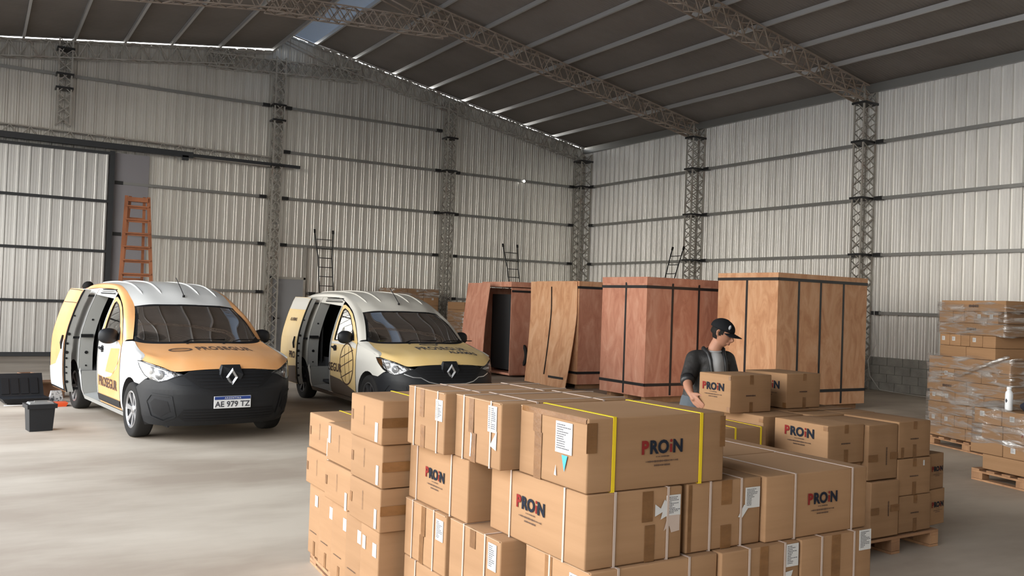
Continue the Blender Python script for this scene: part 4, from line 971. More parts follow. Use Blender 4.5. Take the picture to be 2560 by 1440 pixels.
def make_van(label, loc, rz, sc, body, wrap, lower, variant):
    T = thing('delivery_van', label, 'van', loc, rz); T.scale = (sc, sc, sc)
    OFS = Vector((0, 2.13, 0))       # local origin: middle of the van on the floor, front towards +y
    def fix(V): return [Vector(v)+OFS for v in V]
    def add(name, VF, m, parent=None, sm=True, both=False, lbl=None):
        V, Fc = VF; V = fix(V)
        if both: n = len(V); Fc = list(Fc)+[tuple(i+n for i in f) for f in Fc]; V = V+mirror(V)
        o = mobj(name, V, Fc, m, parent or T, smooth=sm)
        if lbl: o['label'] = lbl
        return o
    def addb(name, mb, m, parent=None, sm=False):
        mb.V = fix(mb.V); return mb.build(name, m, parent or T, smooth=sm)
    # --- shared outlines (s = distance behind the front, z = height)
    AF = lambda n=16: arc(.86, .31, .375, math.radians(197), math.radians(-17), n)     # front arch, from the bumper side over to the door side
    AR = lambda n=16: arc(3.67, .31, .375, math.radians(197), math.radians(-17), n)
    ub = s2u(.497)
    arcpts = AF()
    # bumper: from arch to arch round the front
    right = [(s2u(s), z) for s, z in arcpts if s < .62 and z < .62]
    top_r = [(.92, .64), (.80, .705), (.70, .70), (.60, .675), (.50, .70), (.42, .735), (.33, .765), (.28, .80), (.15, .815)]
    half = [(.0, .19), (.5, .19), (.8, .20), (.90, .22)]+right+top_r
    poly = half+[(0, .82)]+[(-u, z) for u, z in reversed(half[1:])]
    bump = add('front_bumper', patch(poly, lambda u, z: shell(u, z), step=.05), M['plastic'], lbl='black plastic front bumper')
    # grille
    gp = [(0, .585), (.10, .59), (.20, .625), (.27, .69), (.33, .745), (.28, .79), (.15, .808), (0, .812)]
    gpoly = gp+[(-u, z) for u, z in reversed(gp[1:-1])]
    gr = add('grille', patch(gpoly, lambda u, z: shell(u, z, .003)), M['plastic2'], bump)
    for k in range(5):
        z = .63+.036*k; w_ = .17+.035*k
        V, Fc = ribbon([(-w_+.01*k, z), (w_-.01*k, z)], lambda u, z: shell(u, z, .010), .010, False); add('grille_bar', (V, Fc), M['plastic'], gr)
    V, Fc = ribbon([(-.47, .70), (-.36, .66), (-.27, .655), (-.19, .60), (-.10, .572), (.10, .572), (.19, .60), (.27, .655), (.36, .66), (.47, .70)], lambda u, z: shell(u, z, .006), .011, False)
    add('grille_trim', (V, Fc), M['chrome'] if variant == 2 else M['plastic'], bump)
    # lower intake and fog pockets
    ip = [(0, .245), (.33, .25), (.40, .30), (.34, .385), (0, .39)]; ipoly = ip+[(-u, z) for u, z in reversed(ip[1:-1])]
    it = add('lower_intake', patch(ipoly, lambda u, z: shell(u, z, .003)), M['plastic2'], bump)
    for k in range(4):
        V, Fc = ribbon([(-.34, .27+.032*k), (.34, .27+.032*k)], lambda u, z: shell(u, z, .010), .008, False); add('intake_slat', (V, Fc), M['plastic'], it)
    for sg in (-1, 1):
        fp = [(.47, .36), (.58, .30), (.68, .34), (.72, .45), (.66, .50), (.50, .475)]
        o = add('fog_recess', patch([(sg*u, z) for u, z in fp], lambda u, z: shell(u, z, .003)), M['plastic2'], bump)
        V, Fc = ribbon([(sg*u, z) for u, z in [(.42, .30), (.56, .245), (.72, .30), (.78, .47), (.70, .55), (.46, .53)]], lambda u, z: shell(u, z, .008), .022, True); add('recess_frame', (V, Fc), M['plastic'], bump)
    # number plate
    pl = thing_part = MB(); c = shell(0, .46, .012); pl.box((c.x, c.y+.0, c.z), (.42, .012, .135))
    plate = addb('number_plate', pl, M['plate_w'])
    pb = MB(); pb.box((0, c.y+.008, c.z+.047), (.41, .004, .034)); addb('plate_band', pb, M['plate_b'], plate)
    tx = MB(); addtext(tx, 'AE 979 TZ' if variant == 1 else 'AE 979 TX', .087, (0, c.y+.0085, c.z-.050), (-1, 0, 0), (0, 0, 1), bold=.002, space=1.02)
    addb('plate_characters', tx, M['ink'], plate)
    tx = MB(); addtext(tx, 'ARGENTINA', .026, (0, c.y+.0115, c.z+.038), (-1, 0, 0), (0, 0, 1), bold=.0005, space=1.4); addb('plate_country', tx, M['plate_w'], plate)
    # emblem: diamond ring on a black shield at the hood edge
    c = shell(0, .735, .03); mb = MB()
    sh = [(-.095, .125), (.095, .125), (.13, .03), (.07, -.10), (0, -.13), (-.07, -.10), (-.13, .03)]
    mb.add([Vector((x, c.y-.012-.05*(z > .1)*1, c.z+z)) for x, z in sh]+[Vector((x*1.15, c.y-.075, c.z+z*1.1)) for x, z in sh], [tuple(range(7))]+[(i, (i+1) % 7, 7+(i+1) % 7, 7+i) for i in range(7)])
    sh_o = addb('badge_shield', mb, M['plastic'])
    mb = MB(); R_ = [(0, .105), (.072, 0), (0, -.105), (-.072, 0)]; r_ = [(0, .052), (.034, 0), (0, -.052), (-.034, 0)]
    y0 = c.y-.004; y1 = c.y+.016
    mb.add([Vector((x, y0, c.z+z)) for x, z in R_]+[Vector((x*.78, y1, c.z+z*.78)) for x, z in R_]+[Vector((x, y0, c.z+z)) for x, z in r_],
           [(i, (i+1) % 4, 4+(i+1) % 4, 4+i) for i in range(4)]+[(4+i, 4+(i+1) % 4, 8+(i+1) % 4, 8+i) for i in range(4)])
    addb('diamond_badge', mb, M['chrome'], sh_o)
    # headlights
    for sg in (-1, 1):
        hp = [(.335, .762), (.42, .737), (.50, .703), (.60, .680), (.70, .702), (.80, .750), (.90, .83), (.955, .895), (.88, .893), (.72, .868), (.58, .835), (.45, .797)]
        V, Fc = patch([(sg*u, z) for u, z in hp], lambda u, z: shell(u, z, -.03)); h = add('headlight', (V, Fc), M['lamp_in'])
        add('lens', patch([(sg*u, z) for u, z in hp], lambda u, z: shell(u, z, .004)), M['clear'], h)
        V, Fc = ribbon([(sg*u, z) for u, z in hp], lambda u, z: shell(u, z, .006), .010, True); add('lens_edge', (V, Fc), M['plastic'], h)
        for (u, z, r) in ((.60, .755, .052), (.74, .80, .045)):
            c = shell(sg*u, z, -.026); n = (shell(sg*u, z, .02)-shell(sg*u, z, 0)).normalized(); mb = MB()
            mb.tube([c-n*.02, c+n*.012], r, 16); mb.tube([c+n*.010, c+n*.016], r*.62, 14); addb('reflector_bowl', mb, M['chrome'], h, True)
    # hood
    def sh3(u, z): return shell(u, z)
    C0 = [sh3(0, .825), sh3(.15, .82), sh3(.30, .805), sh3(.42, .80), sh3(.55, .845), sh3(.72, .882), sh3(.86, .905)]
    C1 = [P3(.26, 0, .945), P3(.265, .22, .942), P3(.28, .42, .934), P3(.31, .56, .925), P3(.37, .68, .93), P3(.46, .76, .945), P3(.57, .805, .955)]
    C2 = [P3(.58, 0, 1.015), P3(.59, .22, 1.012), P3(.60, .42, 1.004), P3(.62, .56, .996), P3(.66, .67, .99), P3(.72, .75, .99), P3(.80, .80, 1.0)]
    C3 = [P3(.95, 0, 1.065), P3(.955, .22, 1.063), P3(.975, .40, 1.058), P3(1.01, .53, 1.056), P3(1.05, .64, 1.058), P3(1.09, .72, 1.067), P3(1.13, .775, 1.08)]
    full = lambda c: [Vector((-p.x, p.y, p.z)) for p in reversed(c[1:])]+c
    hood = add('hood', loft([full(c) for c in (C0, C1, C2, C3)], 48, 6), M[wrap], lbl='%s bonnet with dark lettering' % ('orange' if variant == 1 else 'pale yellow'))
    bv = BVHTree.FromPolygons([v.co for v in hood.data.vertices], [tuple(p.vertices) for p in hood.data.polygons])
    def onhood(x, s, off=.003):
        h = bv.ray_cast(Vector((x, OFS.y-s, 3)), Vector((0, 0, -1)))
        return (h[0]+Vector((0, .3*off, off)))-OFS if h[0] else None
    def hoodtext(body_, size, xc, s0, bold, name='hood_lettering', stretch=1, sh=1.9):
        V, Fc, x0, x1 = textmesh(body_, size, bold, 1.08); me = bmesh.new()
        vs = [me.verts.new(v) for v in V]
        for f in Fc:
            try: me.faces.new([vs[i] for i in f])
            except ValueError: pass
        bmesh.ops.triangulate(me, faces=me.faces[:])
        k = .02
        for ax, n in ((0, Vector((1, 0, 0))), (1, Vector((0, 1, 0)))):
            lo = min(v.co[ax] for v in me.verts); hi = max(v.co[ax] for v in me.verts); q = math.ceil(lo/.03)
            while q*.03 < hi: bmesh.ops.bisect_plane(me, geom=me.verts[:]+me.edges[:]+me.faces[:], plane_co=n*(q*.03), plane_no=n, dist=1e-5); q += 1
        me.verts.index_update(); cx = (x0+x1)/2
        V2 = [onhood(xc-(v.co.x-cx)*stretch, s0-v.co.y*sh*-1) if False else onhood(xc-(v.co.x-cx)*stretch, s0+v.co.y*sh) for v in me.verts]; F2 = [tuple(v.index for v in f.verts) for f in me.faces if all(V2[v.index] is not None for v in f.verts)]
        V2 = [v if v is not None else Vector((0, -1, .5)) for v in V2]; me.free()
        add(name, (V2, F2), M['inkd'] if variant == 1 else M['ink'], hood, sm=False)
    def ringmark(xc, s0, rx, rs, parent, name='hood_symbol'):
        mb = MB(); V = []; Fc = []; n = 28
        for k in range(n):
            a = 2*PI*k/n
            for q in (1, .80): V.append(onhood(xc+rx*q*math.cos(a), s0+rs*q*math.sin(a)))
        Fc = [(2*k, 2*k+1, (2*k+3) % (2*n), (2*k+2) % (2*n)) for k in range(n)]
        for off in (-.45, .05, .5):
            b0 = len(V); L_ = math.sqrt(max(0, 1-off*off))*.85
            for t in range(7):
                xx = -L_+2*L_*t/6
                for w in (-.06, .06): V.append(onhood(xc+rx*xx, s0+rs*(off+w+.12*xx)))
                if t: Fc.append((b0+2*t-2, b0+2*t-1, b0+2*t+1, b0+2*t))
        add(name, (V, Fc), M['inkd'] if variant == 1 else M['ink'], hood, sm=False)
    if variant == 1:
        hoodtext('PROSEGUR', .125, -.12, .56, .004); ringmark(.40, .62, .135, .085, hood)
    else:
        hoodtext('PROSEGUR', .150, -.14, .52, .004, sh=1.7); hoodtext('ALARMAS', .095, -.36, .335, .003, sh=1.8); ringmark(-.05, .86, .15, .075, hood)
    for x in (.22, -.22):
        mb = MB(); c = onhood(x, .93, .006); mb.box(c, (.03, .02, .012)); addb('washer_jet', mb, M['plastic'], hood)
    # fender: side skin plus the shoulder up to the hood edge
    for sg in (1, -1):
        a = AF(); top = [(.445, .905), (.57, .93), (.75, .955), (1.0, .99), (1.28, 1.045)]
        low = [(s, z) for s, z in a if not (s < .62 and z < .62)]
        st = [(.595-.03, .64)]
        bb = [(.56, .645)]
        fp = [(s2u(s), z) for s, z in low]+[(s2u(1.235), .20), (s2u(1.30), .20), (s2u(1.30), 1.045)]+[(s2u(s), z) for s, z in reversed(top)][1:]+[(.86, .905), (.955, .897), (.90, .83), (.80, .75), (.70, .702), (.80, .705), (.92, .64)]
        # drop the sliver beside the lamp
        fp = fp[:-3]+[(.735, .722), (.80, .705), (.92, .64)]
        V, Fc = patch([(sg*u, z) for u, z in fp], lambda u, z: shell(u, z)); n = len(V)
        A_ = [C0[-1], C1[-1], C2[-1], P3(.97, .792, 1.045), C3[-1], P3(1.22, .83, 1.075)]
        B_ = [sh3(.86, .905), sh3(s2u(.62), .937), sh3(s2u(.82), .962), sh3(s2u(.98), .987), sh3(s2u(1.13), 1.013), sh3(s2u(1.295), 1.047)]
        mid = [(p+q)/2+Vector((.012, 0, .010)) for p, q in zip(A_, B_)]
        V2, F2 = loft([A_, mid, B_], 14, 4)
        if sg < 0: V2 = mirror(V2)
        add('front_fender', (V+V2, Fc+[tuple(i+n for i in f) for f in F2]), M[body])
    # windshield, pillars, roof
    W0 = [P3(1.00, 0, 1.085), P3(1.01, .22, 1.083), P3(1.03, .42, 1.08), P3(1.07, .56, 1.08), P3(1.13, .67, 1.092), P3(1.22, .735, 1.135)]
    W1 = [P3(1.66, 0, 1.515), P3(1.665, .20, 1.513), P3(1.675, .36, 1.508), P3(1.69, .46, 1.50), P3(1.71, .56, 1.49), P3(1.74, .615, 1.475)]
    Wm = [(p*.5+q*.5)+Vector((0, .035, .02)) for p, q in zip(W0, W1)]
    add('windshield', loft([full(W0), full(Wm), full(W1)], 40, 8), M['glass'])
    add('cowl', loft([full(C3[:-1]+[P3(1.14, .765, 1.082)]), full(W0[:]+[P3(1.22, .75, 1.12)])], 40, 2), M['plastic2'])
    # dark band round the glass
    e0 = [W0[-1], Wm[-1], W1[-1]]; e1 = [p+Vector((-.035, .0, .006)) for p in e0]
    bandV, bandF = loft([e0, e1], 10, 2); bandV = [v+Vector((0, .003, .003)) for v in bandV]
    add('glass_band', (bandV, bandF), M['plastic2']); add('glass_band', (mirror(bandV), bandF), M['plastic2'])
    e0 = full(W1); e1 = [p+Vector((0, .03, -.022)) for p in e0]; V, Fc = loft([e0, e1], 40, 1); add('glass_band', ([v+Vector((0, .004, .004)) for v in V], Fc), M['plastic2'])
    # pillar/cant rail strip, roof
    IN = [P3(1.22, .765, 1.10), P3(1.34, .725, 1.22), P3(1.52, .672, 1.355), P3(1.74, .622, 1.482), P3(1.92, .618, 1.575), P3(2.2, .607, 1.675), P3(2.6, .592, 1.745), P3(3.3, .585, 1.762), P3(3.9, .572, 1.742), P3(4.26, .55, 1.69)]
    OUT = [sh3(s2u(1.295), 1.047), sh3(s2u(1.42), 1.19), sh3(s2u(1.60), 1.345), sh3(s2u(1.82), 1.475), sh3(s2u(2.02), 1.55), sh3(s2u(2.25), 1.62), sh3(s2u(2.6), 1.685), sh3(s2u(3.3), 1.695), sh3(s2u(3.9), 1.68), sh3(s2u(4.26), 1.64)]
    MID = [(p*.5+q*.5)+Vector((.018, 0, .014)) for p, q in zip(IN, OUT)]
    for sg in (1, -1):
        V, Fc = loft([IN, MID, OUT], 44, 4)
        add('roof_rail', (V if sg > 0 else mirror(V), Fc), M[wrap if variant == 1 else body])
    R0 = [P3(1.655, 0, 1.517), P3(1.80, 0, 1.60), P3(2.05, 0, 1.70), P3(2.45, 0, 1.785), P3(3.0, 0, 1.812), P3(3.6, 0, 1.808), P3(4.0, 0, 1.785), P3(4.26, 0, 1.72)]
    def rr(x, zz, s0): return [P3(s0, x, W1[0].z+.002-zz*.4), P3(1.84, x, 1.60-zz*.8), P3(2.08, x, 1.695-zz), P3(2.47, x, 1.782-zz), P3(3.0, x, 1.809-zz), P3(3.6, x, 1.805-zz), P3(4.0, x, 1.782-zz), P3(4.25, x, 1.715-zz)]
    Re = [P3(1.74, .622, 1.482), P3(1.92, .618, 1.575), P3(2.12, .611, 1.650), P3(2.47, .596, 1.727), P3(3.0, .587, 1.760), P3(3.6, .578, 1.757), P3(3.95, .570, 1.738), P3(4.26, .55, 1.69)]
    Rs = [R0, rr(.25, .006, 1.66), rr(.45, .020, 1.69), Re]
    allR = [[Vector((-p.x, p.y, p.z)) for p in c] for c in reversed(Rs[1:])]+Rs
    roof = add('roof', loft(allR, 40, 5), M['white_car' if variant == 1 else 'cream_car'], lbl='pale painted roof with pressed ribs')
    rb = BVHTree.FromPolygons([v.co for v in roof.data.vertices], [tuple(p.vertices) for p in roof.data.polygons])
    def onroof(x, s, off=.004):
        h = rb.ray_cast(Vector((x, OFS.y-s, 3)), Vector((0, 0, -1))); return (h[0]+Vector((0, 0, off))-OFS) if h[0] else P3(s, x, 1.7)
    for x in (-.47, -.24, .24, .47):
        mb = MB(); mb.tube([onroof(x, 1.95+.09*k, .0) for k in range(24)], [.002]+[.013]*22+[.002], 8); addb('roof_rib', mb, M['white_car' if variant == 1 else 'cream_car'], roof, True)
    mb = MB(); c = onroof(0.0, 1.82, .0); mb.tube([c, c+Vector((0, 0, .03))], .016, 8); mb.tube([c+Vector((0, 0, .025)), c+Vector((0, -.12, .11)), c+Vector((0, -.34, .25))], .006, 6); addb('antenna', mb, M['plastic2'], roof, True)
    # sides
    DR = [(1.31, .24), (2.335, .24), (2.335, 1.58), (2.24, 1.588), (2.02, 1.535), (1.82, 1.46), (1.60, 1.33), (1.43, 1.185), (1.31, 1.06)]
    WN = [(1.50, 1.085), (2.235, 1.045), (2.255, 1.50), (2.20, 1.525), (2.03, 1.485), (1.86, 1.415), (1.66, 1.275)]
    def door(sg):
        d = add('front_door', patch([(s, z) for s, z in DR], onside(.0, sg), holes=[WN]), M[wrap])
        add('door_window', patch(WN, onside(-.008, sg)), M['glass'], d)
        V, Fc = ribbon(DR, onside(.002, sg), .008); V2, F2 = ribbon(WN, onside(.003, sg), .016); n = len(V)
        add('door_seal', (V+V2, Fc+[tuple(i+n for i in f) for f in F2]), M['plastic2'], d)
        mb = MB(); p = shell(sg*s2u(2.18), .93, .012); mb.tube([shell(sg*s2u(2.09), .925, .018), shell(sg*s2u(2.18), .935, .028), shell(sg*s2u(2.26), .94, .018)], [.012, .018, .012], 8); addb('door_handle', mb, M['plastic2'] if sg > 0 else M['plastic2'], d, True)
        add('handle_cup', patch([(2.09, .89), (2.20, .88), (2.26, .93), (2.20, .975), (2.10, .965)], onside(.003, sg)), M['plastic2'], d)
        # sail panel + mirror
        add('mirror_sail', patch([(1.44, 1.075), (1.62, 1.068), (1.60, 1.235), (1.50, 1.16)], onside(.006, sg)), M['plastic2'], d)
        mb = MB(); c = shell(sg*s2u(1.55), 1.12, .085); bm = bmesh.new(); bmesh.ops.create_uvsphere(bm, u_segments=18, v_segments=12, radius=1)
        V = [Vector((c.x+sg*(v.co.x*.115+.03), c.y+(v.co.y*.062 if v.co.y > 0 else v.co.y*.03), c.z+math.copysign(abs(v.co.z)**.75, v.co.z)*.095)) for v in bm.verts]; bm.verts.index_update(); Fc = [tuple(v.index for v in f.verts) for f in bm.faces]; bm.free()
        mb.add(V, Fc); mb.tube([shell(sg*s2u(1.55), 1.09, 0), shell(sg*s2u(1.55), 1.08, .12)], .028, 8); m_ = addb('door_mirror', mb, M['plastic'], d, True)
        mb = MB(); mb.box((c.x+sg*.03, c.y-.034, c.z), (.17, .004, .13)); addb('mirror_glass', mb, M['chrome'], m_)
        return d
    dR = door(1); dL = door(-1)
    sill = [(1.22, .175), (3.30, .175), (3.30, .235), (1.22, .235)]
    for sg in (1, -1): add('sill', patch(sill, onside(.004, sg)), M['jamb' if variant == 1 else 'brown_l'])
    # lower trim strips on the doors
    for sg, d in ((1, dR), (-1, dL)):
        if variant == 1: add('lower_trim', patch([(1.315, .27), (2.33, .27), (2.33, .36), (1.315, .36)], onside(.010, sg)), M['plastic'], d)
        else: add('lower_trim', patch([(1.315, .245), (2.33, .245), (2.33, .50), (1.9, .47), (1.315, .34)], onside(.004, sg)), M['brown_l'], d)
    # closed left flank
    fl = [(2.345, .24), (3.27, .24)]+AR()+[(4.045, .20), (4.27, .24), (4.27, 1.57), (3.9, 1.605), (3.3, 1.62), (2.6, 1.62), (2.345, 1.60)]
    fl2 = [(2.345, .24), (3.25, .24)]+[(s, z) for s, z in AR()]+[(4.05, .25), (4.27, .25), (4.27, 1.635), (3.9, 1.672), (3.3, 1.690), (2.6, 1.680), (2.345, 1.635)]
    add('left_flank', patch(fl2, onside(0, -1)), M[wrap])
    V, Fc = ribbon([(2.36, .26), (3.24, .26), (3.24, 1.58), (2.36, 1.57)], onside(.003, -1)); add('flank_seal', (V, Fc), M['plastic2'])
    # right flank: rear quarter behind the opening
    rq = [(3.38, .548)]+arc(3.67, .31, .375, math.radians(140), math.radians(-17), 14)+[(4.05, .25), (4.27, .25), (4.27, 1.635), (3.9, 1.672), (3.38, 1.690)]
    add('rear_quarter', patch(rq, onside(0, 1)), M[body])
    add('arch_lip', patch([(3.24, .24), (3.262, .24)]+[(s, z) for s, z in AR() if s < 3.40][:]+[(3.30, .60), (3.24, .50)], onside(0, 1)), M[body])
    add('center_pillar', patch([(2.345, .24), (2.41, .24), (2.41, 1.62), (2.345, 1.62)], onside(-.006, 1)), M['jamb'])
    add('opening_header', patch([(2.345, 1.56), (3.38, 1.60), (3.38, 1.690), (2.6, 1.680), (2.345, 1.635)], onside(-.004, 1)), M[body])
    V = []; Fc = []
    for k in range(3):
        mb = MB(); z = 1.625+.026*k
        mb.tube([onside(.006, 1)(2.42+.08*i, z) for i in range(10)], .008, 6); addb('header_rail', mb, M['chrome' if k == 1 else 'plastic2'], None, True)
    # door jamb faces of the side opening
    def jamb(s, z0, z1, din, name, m):
        zz = [z0+(z1-z0)*i/14 for i in range(15)]; V = []; Fc = []
        for i, z in enumerate(zz):
            p = shell(s2u(s), z, -.004); V += [p, p-Vector((din, 0, 0))]
            if i: Fc.append((2*i-2, 2*i, 2*i+1, 2*i-1))
        return add(name, (V, Fc), m, sm=False)
    jamb(3.24, .24, .56, .30, 'lower_jamb', M['jamb'])
    j = jamb(3.38, .55, 1.63, .17, 'rear_jamb', M['jamb'])
    for z, r in ((.80, .022), (.62, .012), (1.25, .014)):
        mb = MB(); p = shell(s2u(3.38), z, -.09); mb.tube([p+Vector((0, .002, 0)), p+Vector((0, .008, 0))], r, 12); addb('jamb_hole', mb, M['plastic2'], j)
    mb = MB(); p = shell(s2u(3.35), 1.03, -.07); mb.box(p, (.15, .03, .045)); addb('striker', mb, M['plastic2'], j)
    jamb(2.41, .24, 1.56, .10, 'front_jamb', M['plastic2'])
    V = [P3(2.41, .84, .245), P3(3.22, .84, .245), P3(3.22, .45, .30), P3(2.41, .45, .30)]; add('step_plate', (V, [(0, 1, 2, 3)]), M['jamb'], sm=False)
    # sliding door, pushed back and standing off the flank
    dx, ds = .185, 1.05
    SD = [(2.355, .26), (3.19, .26), (3.19, 1.675), (2.6, 1.675), (2.355, 1.66)]
    slide = [(s+ds, z) for s, z in SD]; slide[1] = (slide[1][0], .26)
    W_ = lambda s, z: shell(s2u(min(s, 3.69)), z)+Vector((dx, 0, 0)) if s <= 3.69 else Vector((shell(s2u(3.69), z).x+dx, -s, z))
    sd = add('sliding_door', patch(slide, W_), M[wrap], lbl='sliding side door pushed back along the flank')
    inner = lambda s, z: W_(s, z)-Vector((.095, 0, 0)); add('inner_panel', patch([(s, z) for s, z in slide], inner), M['jamb'], sd)
    s_e = slide[0][0]; V = []; Fc = []
    for i in range(15):
        z = .26+(1.66-.26)*i/14; V += [W_(s_e, z), inner(s_e, z)]
        if i: Fc.append((2*i-2, 2*i, 2*i+1, 2*i-1))
    ed = add('door_edge', (V, Fc), M['plastic2' if False else 'jamb'], sd, sm=False)
    V = []; Fc = []
    for i in range(15):
        z = .26+(1.66-.26)*i/14; a, b_ = W_(s_e, z)+Vector((.0, .004, 0)), inner(s_e, z)+Vector((0, .004, 0)); V += [a.lerp(b_, .0), a.lerp(b_, .22)]
        if i: Fc.append((2*i-2, 2*i, 2*i+1, 2*i-1))
    add('edge_seal', (V, Fc), M['plastic2'], sd, sm=False)
    for z, r in ((.40, .02), (.52, .012), (.60, .012), (.72, .014), (.80, .022), (.92, .016), (1.05, .02), (1.3, .012)):
        mb = MB(); p = W_(s_e, z)-Vector((.035, -.003, 0)); mb.tube([p, p+Vector((0, .005, 0))], r, 10); addb('edge_hole', mb, M['plastic2'], sd)
    V, Fc = ribbon([(slide[0][0]+.01, slide[0][1]+.01), (slide[1][0], .27), (slide[2][0], 1.665), (slide[0][0]+.01, 1.65)], lambda s, z: W_(s, z)+Vector((.002, 0, 0)), .008); add('door_seal', (V, Fc), M['plastic2'], sd)
    mb = MB(); mb.tube([W_(s_e+.11, .84)+Vector((.012, 0, 0)), W_(s_e+.115, .93)+Vector((.022, 0, 0)), W_(s_e+.12, 1.03)+Vector((.012, 0, 0))], [.012, .017, .012], 8); addb('door_handle', mb, M['plastic2'], sd, True)
    add('lower_trim', patch([(s_e+.01, .27), (s_e+.82, .27), (s_e+.82, .40 if variant == 1 else .50), (s_e+.01, .36 if variant == 1 else .56)], lambda s, z: W_(s, z)+Vector((.008, 0, 0))), M['plastic' if variant == 1 else 'brown_l'], sd)
    for z in (.30, 1.0, 1.58):
        mb = MB(); mb.box(P3(s_e+.06, shell(s2u(3.3), z).x+.05, z), (.16, .05, .03)); addb('roller_arm', mb, M['plastic2'], sd)
    # livery on the sides
    def flat_on(mp, body_, size, s0, z0, bold, name, parent, m='inkd', right=True):
        V, Fc, x0, x1 = textmesh(body_, size, bold, 1.05); me = bmesh.new(); vs = [me.verts.new(v) for v in V]
        for f in Fc:
            try: me.faces.new([vs[i] for i in f])
            except ValueError: pass
        for q in range(-20, 80): bmesh.ops.bisect_plane(me, geom=me.verts[:]+me.edges[:]+me.faces[:], plane_co=Vector((0, q*.03, 0)), plane_no=Vector((0, 1, 0)), dist=1e-5)
        me.verts.index_update(); cx = (x0+x1)/2
        V2 = [mp(s0-(v.co.x-cx), z0+v.co.y) for v in me.verts]; F2 = [tuple(v.index for v in f.verts) for f in me.faces]; me.free(); add(name, (V2, F2), M[m], parent, sm=False)
    if variant == 1:
        add('white_swoosh', patch([(2.32, .93), (2.32, .60), (2.0, .58), (1.70, .62), (1.45, .74), (1.33, .90), (1.33, 1.0), (1.5, 1.06), (2.32, 1.03)], onside(.002, 1)), M['white_car'], dR, lbl='white graphic on the orange door')
        add('orange_swoosh', patch([(1.95, .66), (1.60, .66), (1.40, .80), (1.36, .98), (1.75, .96)], onside(.004, 1)), M['orange'], dR)
        flat_on(onside(.006, 1), 'PROSEGUR', .165, 1.84, .47, .004, 'door_lettering', dR)
        add('white_rear_graphic', patch([(s_e+.02, .30), (s_e+.82, .30), (s_e+.82, .56), (s_e+.45, .62), (s_e+.20, .80), (s_e+.02, 1.0)], lambda s, z: W_(s, z)+Vector((.0095, 0, 0))), M['white_car'], sd, lbl='white graphic on the sliding door')
        V, Fc = ribbon([(s_e+.02, 1.48), (s_e+.80, 1.48)], lambda s, z: W_(s, z)+Vector((.004, 0, 0)), .008, False); add('panel_crease', (V, Fc), M['inkd'], sd)
    else:
        add('shield_symbol_field', patch([(1.66+.26*math.cos(a), .72+.30*math.sin(a)) for a in [2*PI*k/28 for k in range(28)]], onside(.003, 1)), M['yellow'], dR)
        V, Fc = ribbon([(1.66+.26*math.cos(2*PI*k/32), .72+.30*math.sin(2*PI*k/32)) for k in range(32)], onside(.005, 1), .022); add('shield_ring', (V, Fc), M['inkd'], dR)
        for k in (-.10, .06, .2):
            V, Fc = ribbon([(1.43, .74+k), (1.88, .60+k)], onside(.006, 1), .013, False); add('shield_line', (V, Fc), M['inkd'], dR)
        for k in (-.10, .06):
            V, Fc = ribbon([(1.70+k, .98), (1.62+k, .46)], onside(.006, 1), .010, False); add('shield_line', (V, Fc), M['inkd'], dR)
        flat_on(onside(.006, 1), 'SEGUR', .17, 2.11, .58, .004, 'door_lettering', dR)
        w2 = lambda s, z: W_(s, z)+Vector((.006, 0, 0))
        flat_on(w2, 'PRO', .15, s_e+.20, .68, .004, 'door_lettering', sd)
        flat_on(w2, 'ALARMAS', .075, s_e+.42, 1.28, .002, 'door_lettering', sd)
        add('cream_top', patch([(s_e+.01, 1.47), (s_e+.82, 1.47), (s_e+.82, 1.67), (s_e+.25, 1.67), (s_e+.01, 1.655)], lambda s, z: W_(s, z)+Vector((.003, 0, 0))), M['cream_car'], sd)
        add('cream_fender_sweep', patch([(2.32, 1.02), (1.5, 1.06), (1.335, 1.03), (1.335, .96), (1.7, 1.0), (2.32, .985)], onside(.003, 1)), M['cream_car'], dR)
    # rear end, underbody, wheel wells
    V = []; Fc = []; nz = 16; nx = 8
    for i in range(nz+1):
        z = .24+(1.70-.24)*i/nz; w_ = shell(s2u(4.27), min(z, 1.64)).x if z <= 1.64 else .66-1.9*(z-1.64)
        for j_ in range(nx+1): x = w_*(-1+2*j_/nx); V.append(P3(4.27+.05*(1-(x/.9)**2), x, z))
    for i in range(nz):
        for j_ in range(nx): a = i*(nx+1)+j_; Fc.append((a, a+1, a+nx+2, a+nx+1))
    add('rear_doors', (V, Fc), M[wrap if variant == 1 else body])
    mb = MB(); mb.box(P3(4.30, 0, .36), (1.62, .12, .22)); addb('rear_bumper', mb, M['plastic'])
    for s_, z_, sz in ((1.98, .24, (1.36, 4.1, .08)),): mb = MB(); mb.box(P3(2.25, 0, .25), (1.16, 3.9, .10)); addb('underbody', mb, M['dark_in'])
    for sc_, nm in ((.86, 'front'), (3.67, 'rear')):
        for sg in (1, -1):
            V = []; Fc = []; A_ = arc(sc_, .31, .378, math.radians(200), math.radians(-20), 18)
            for i, (s, z) in enumerate(A_):
                p = shell(sg*s2u(s), z, -.002); V += [p, Vector((sg*.55, p.y, p.z))]
                if i: Fc.append((2*i-2, 2*i, 2*i+1, 2*i-1))
            add('wheel_well', (V, Fc), M['dark_in'], sm=True)
            mb = MB(); mb.box(P3(sc_, sg*.55, .42), (.02, .80, .56)); addb('well_wall', mb, M['dark_in'])
            if variant == 2 or nm == 'rear': pass
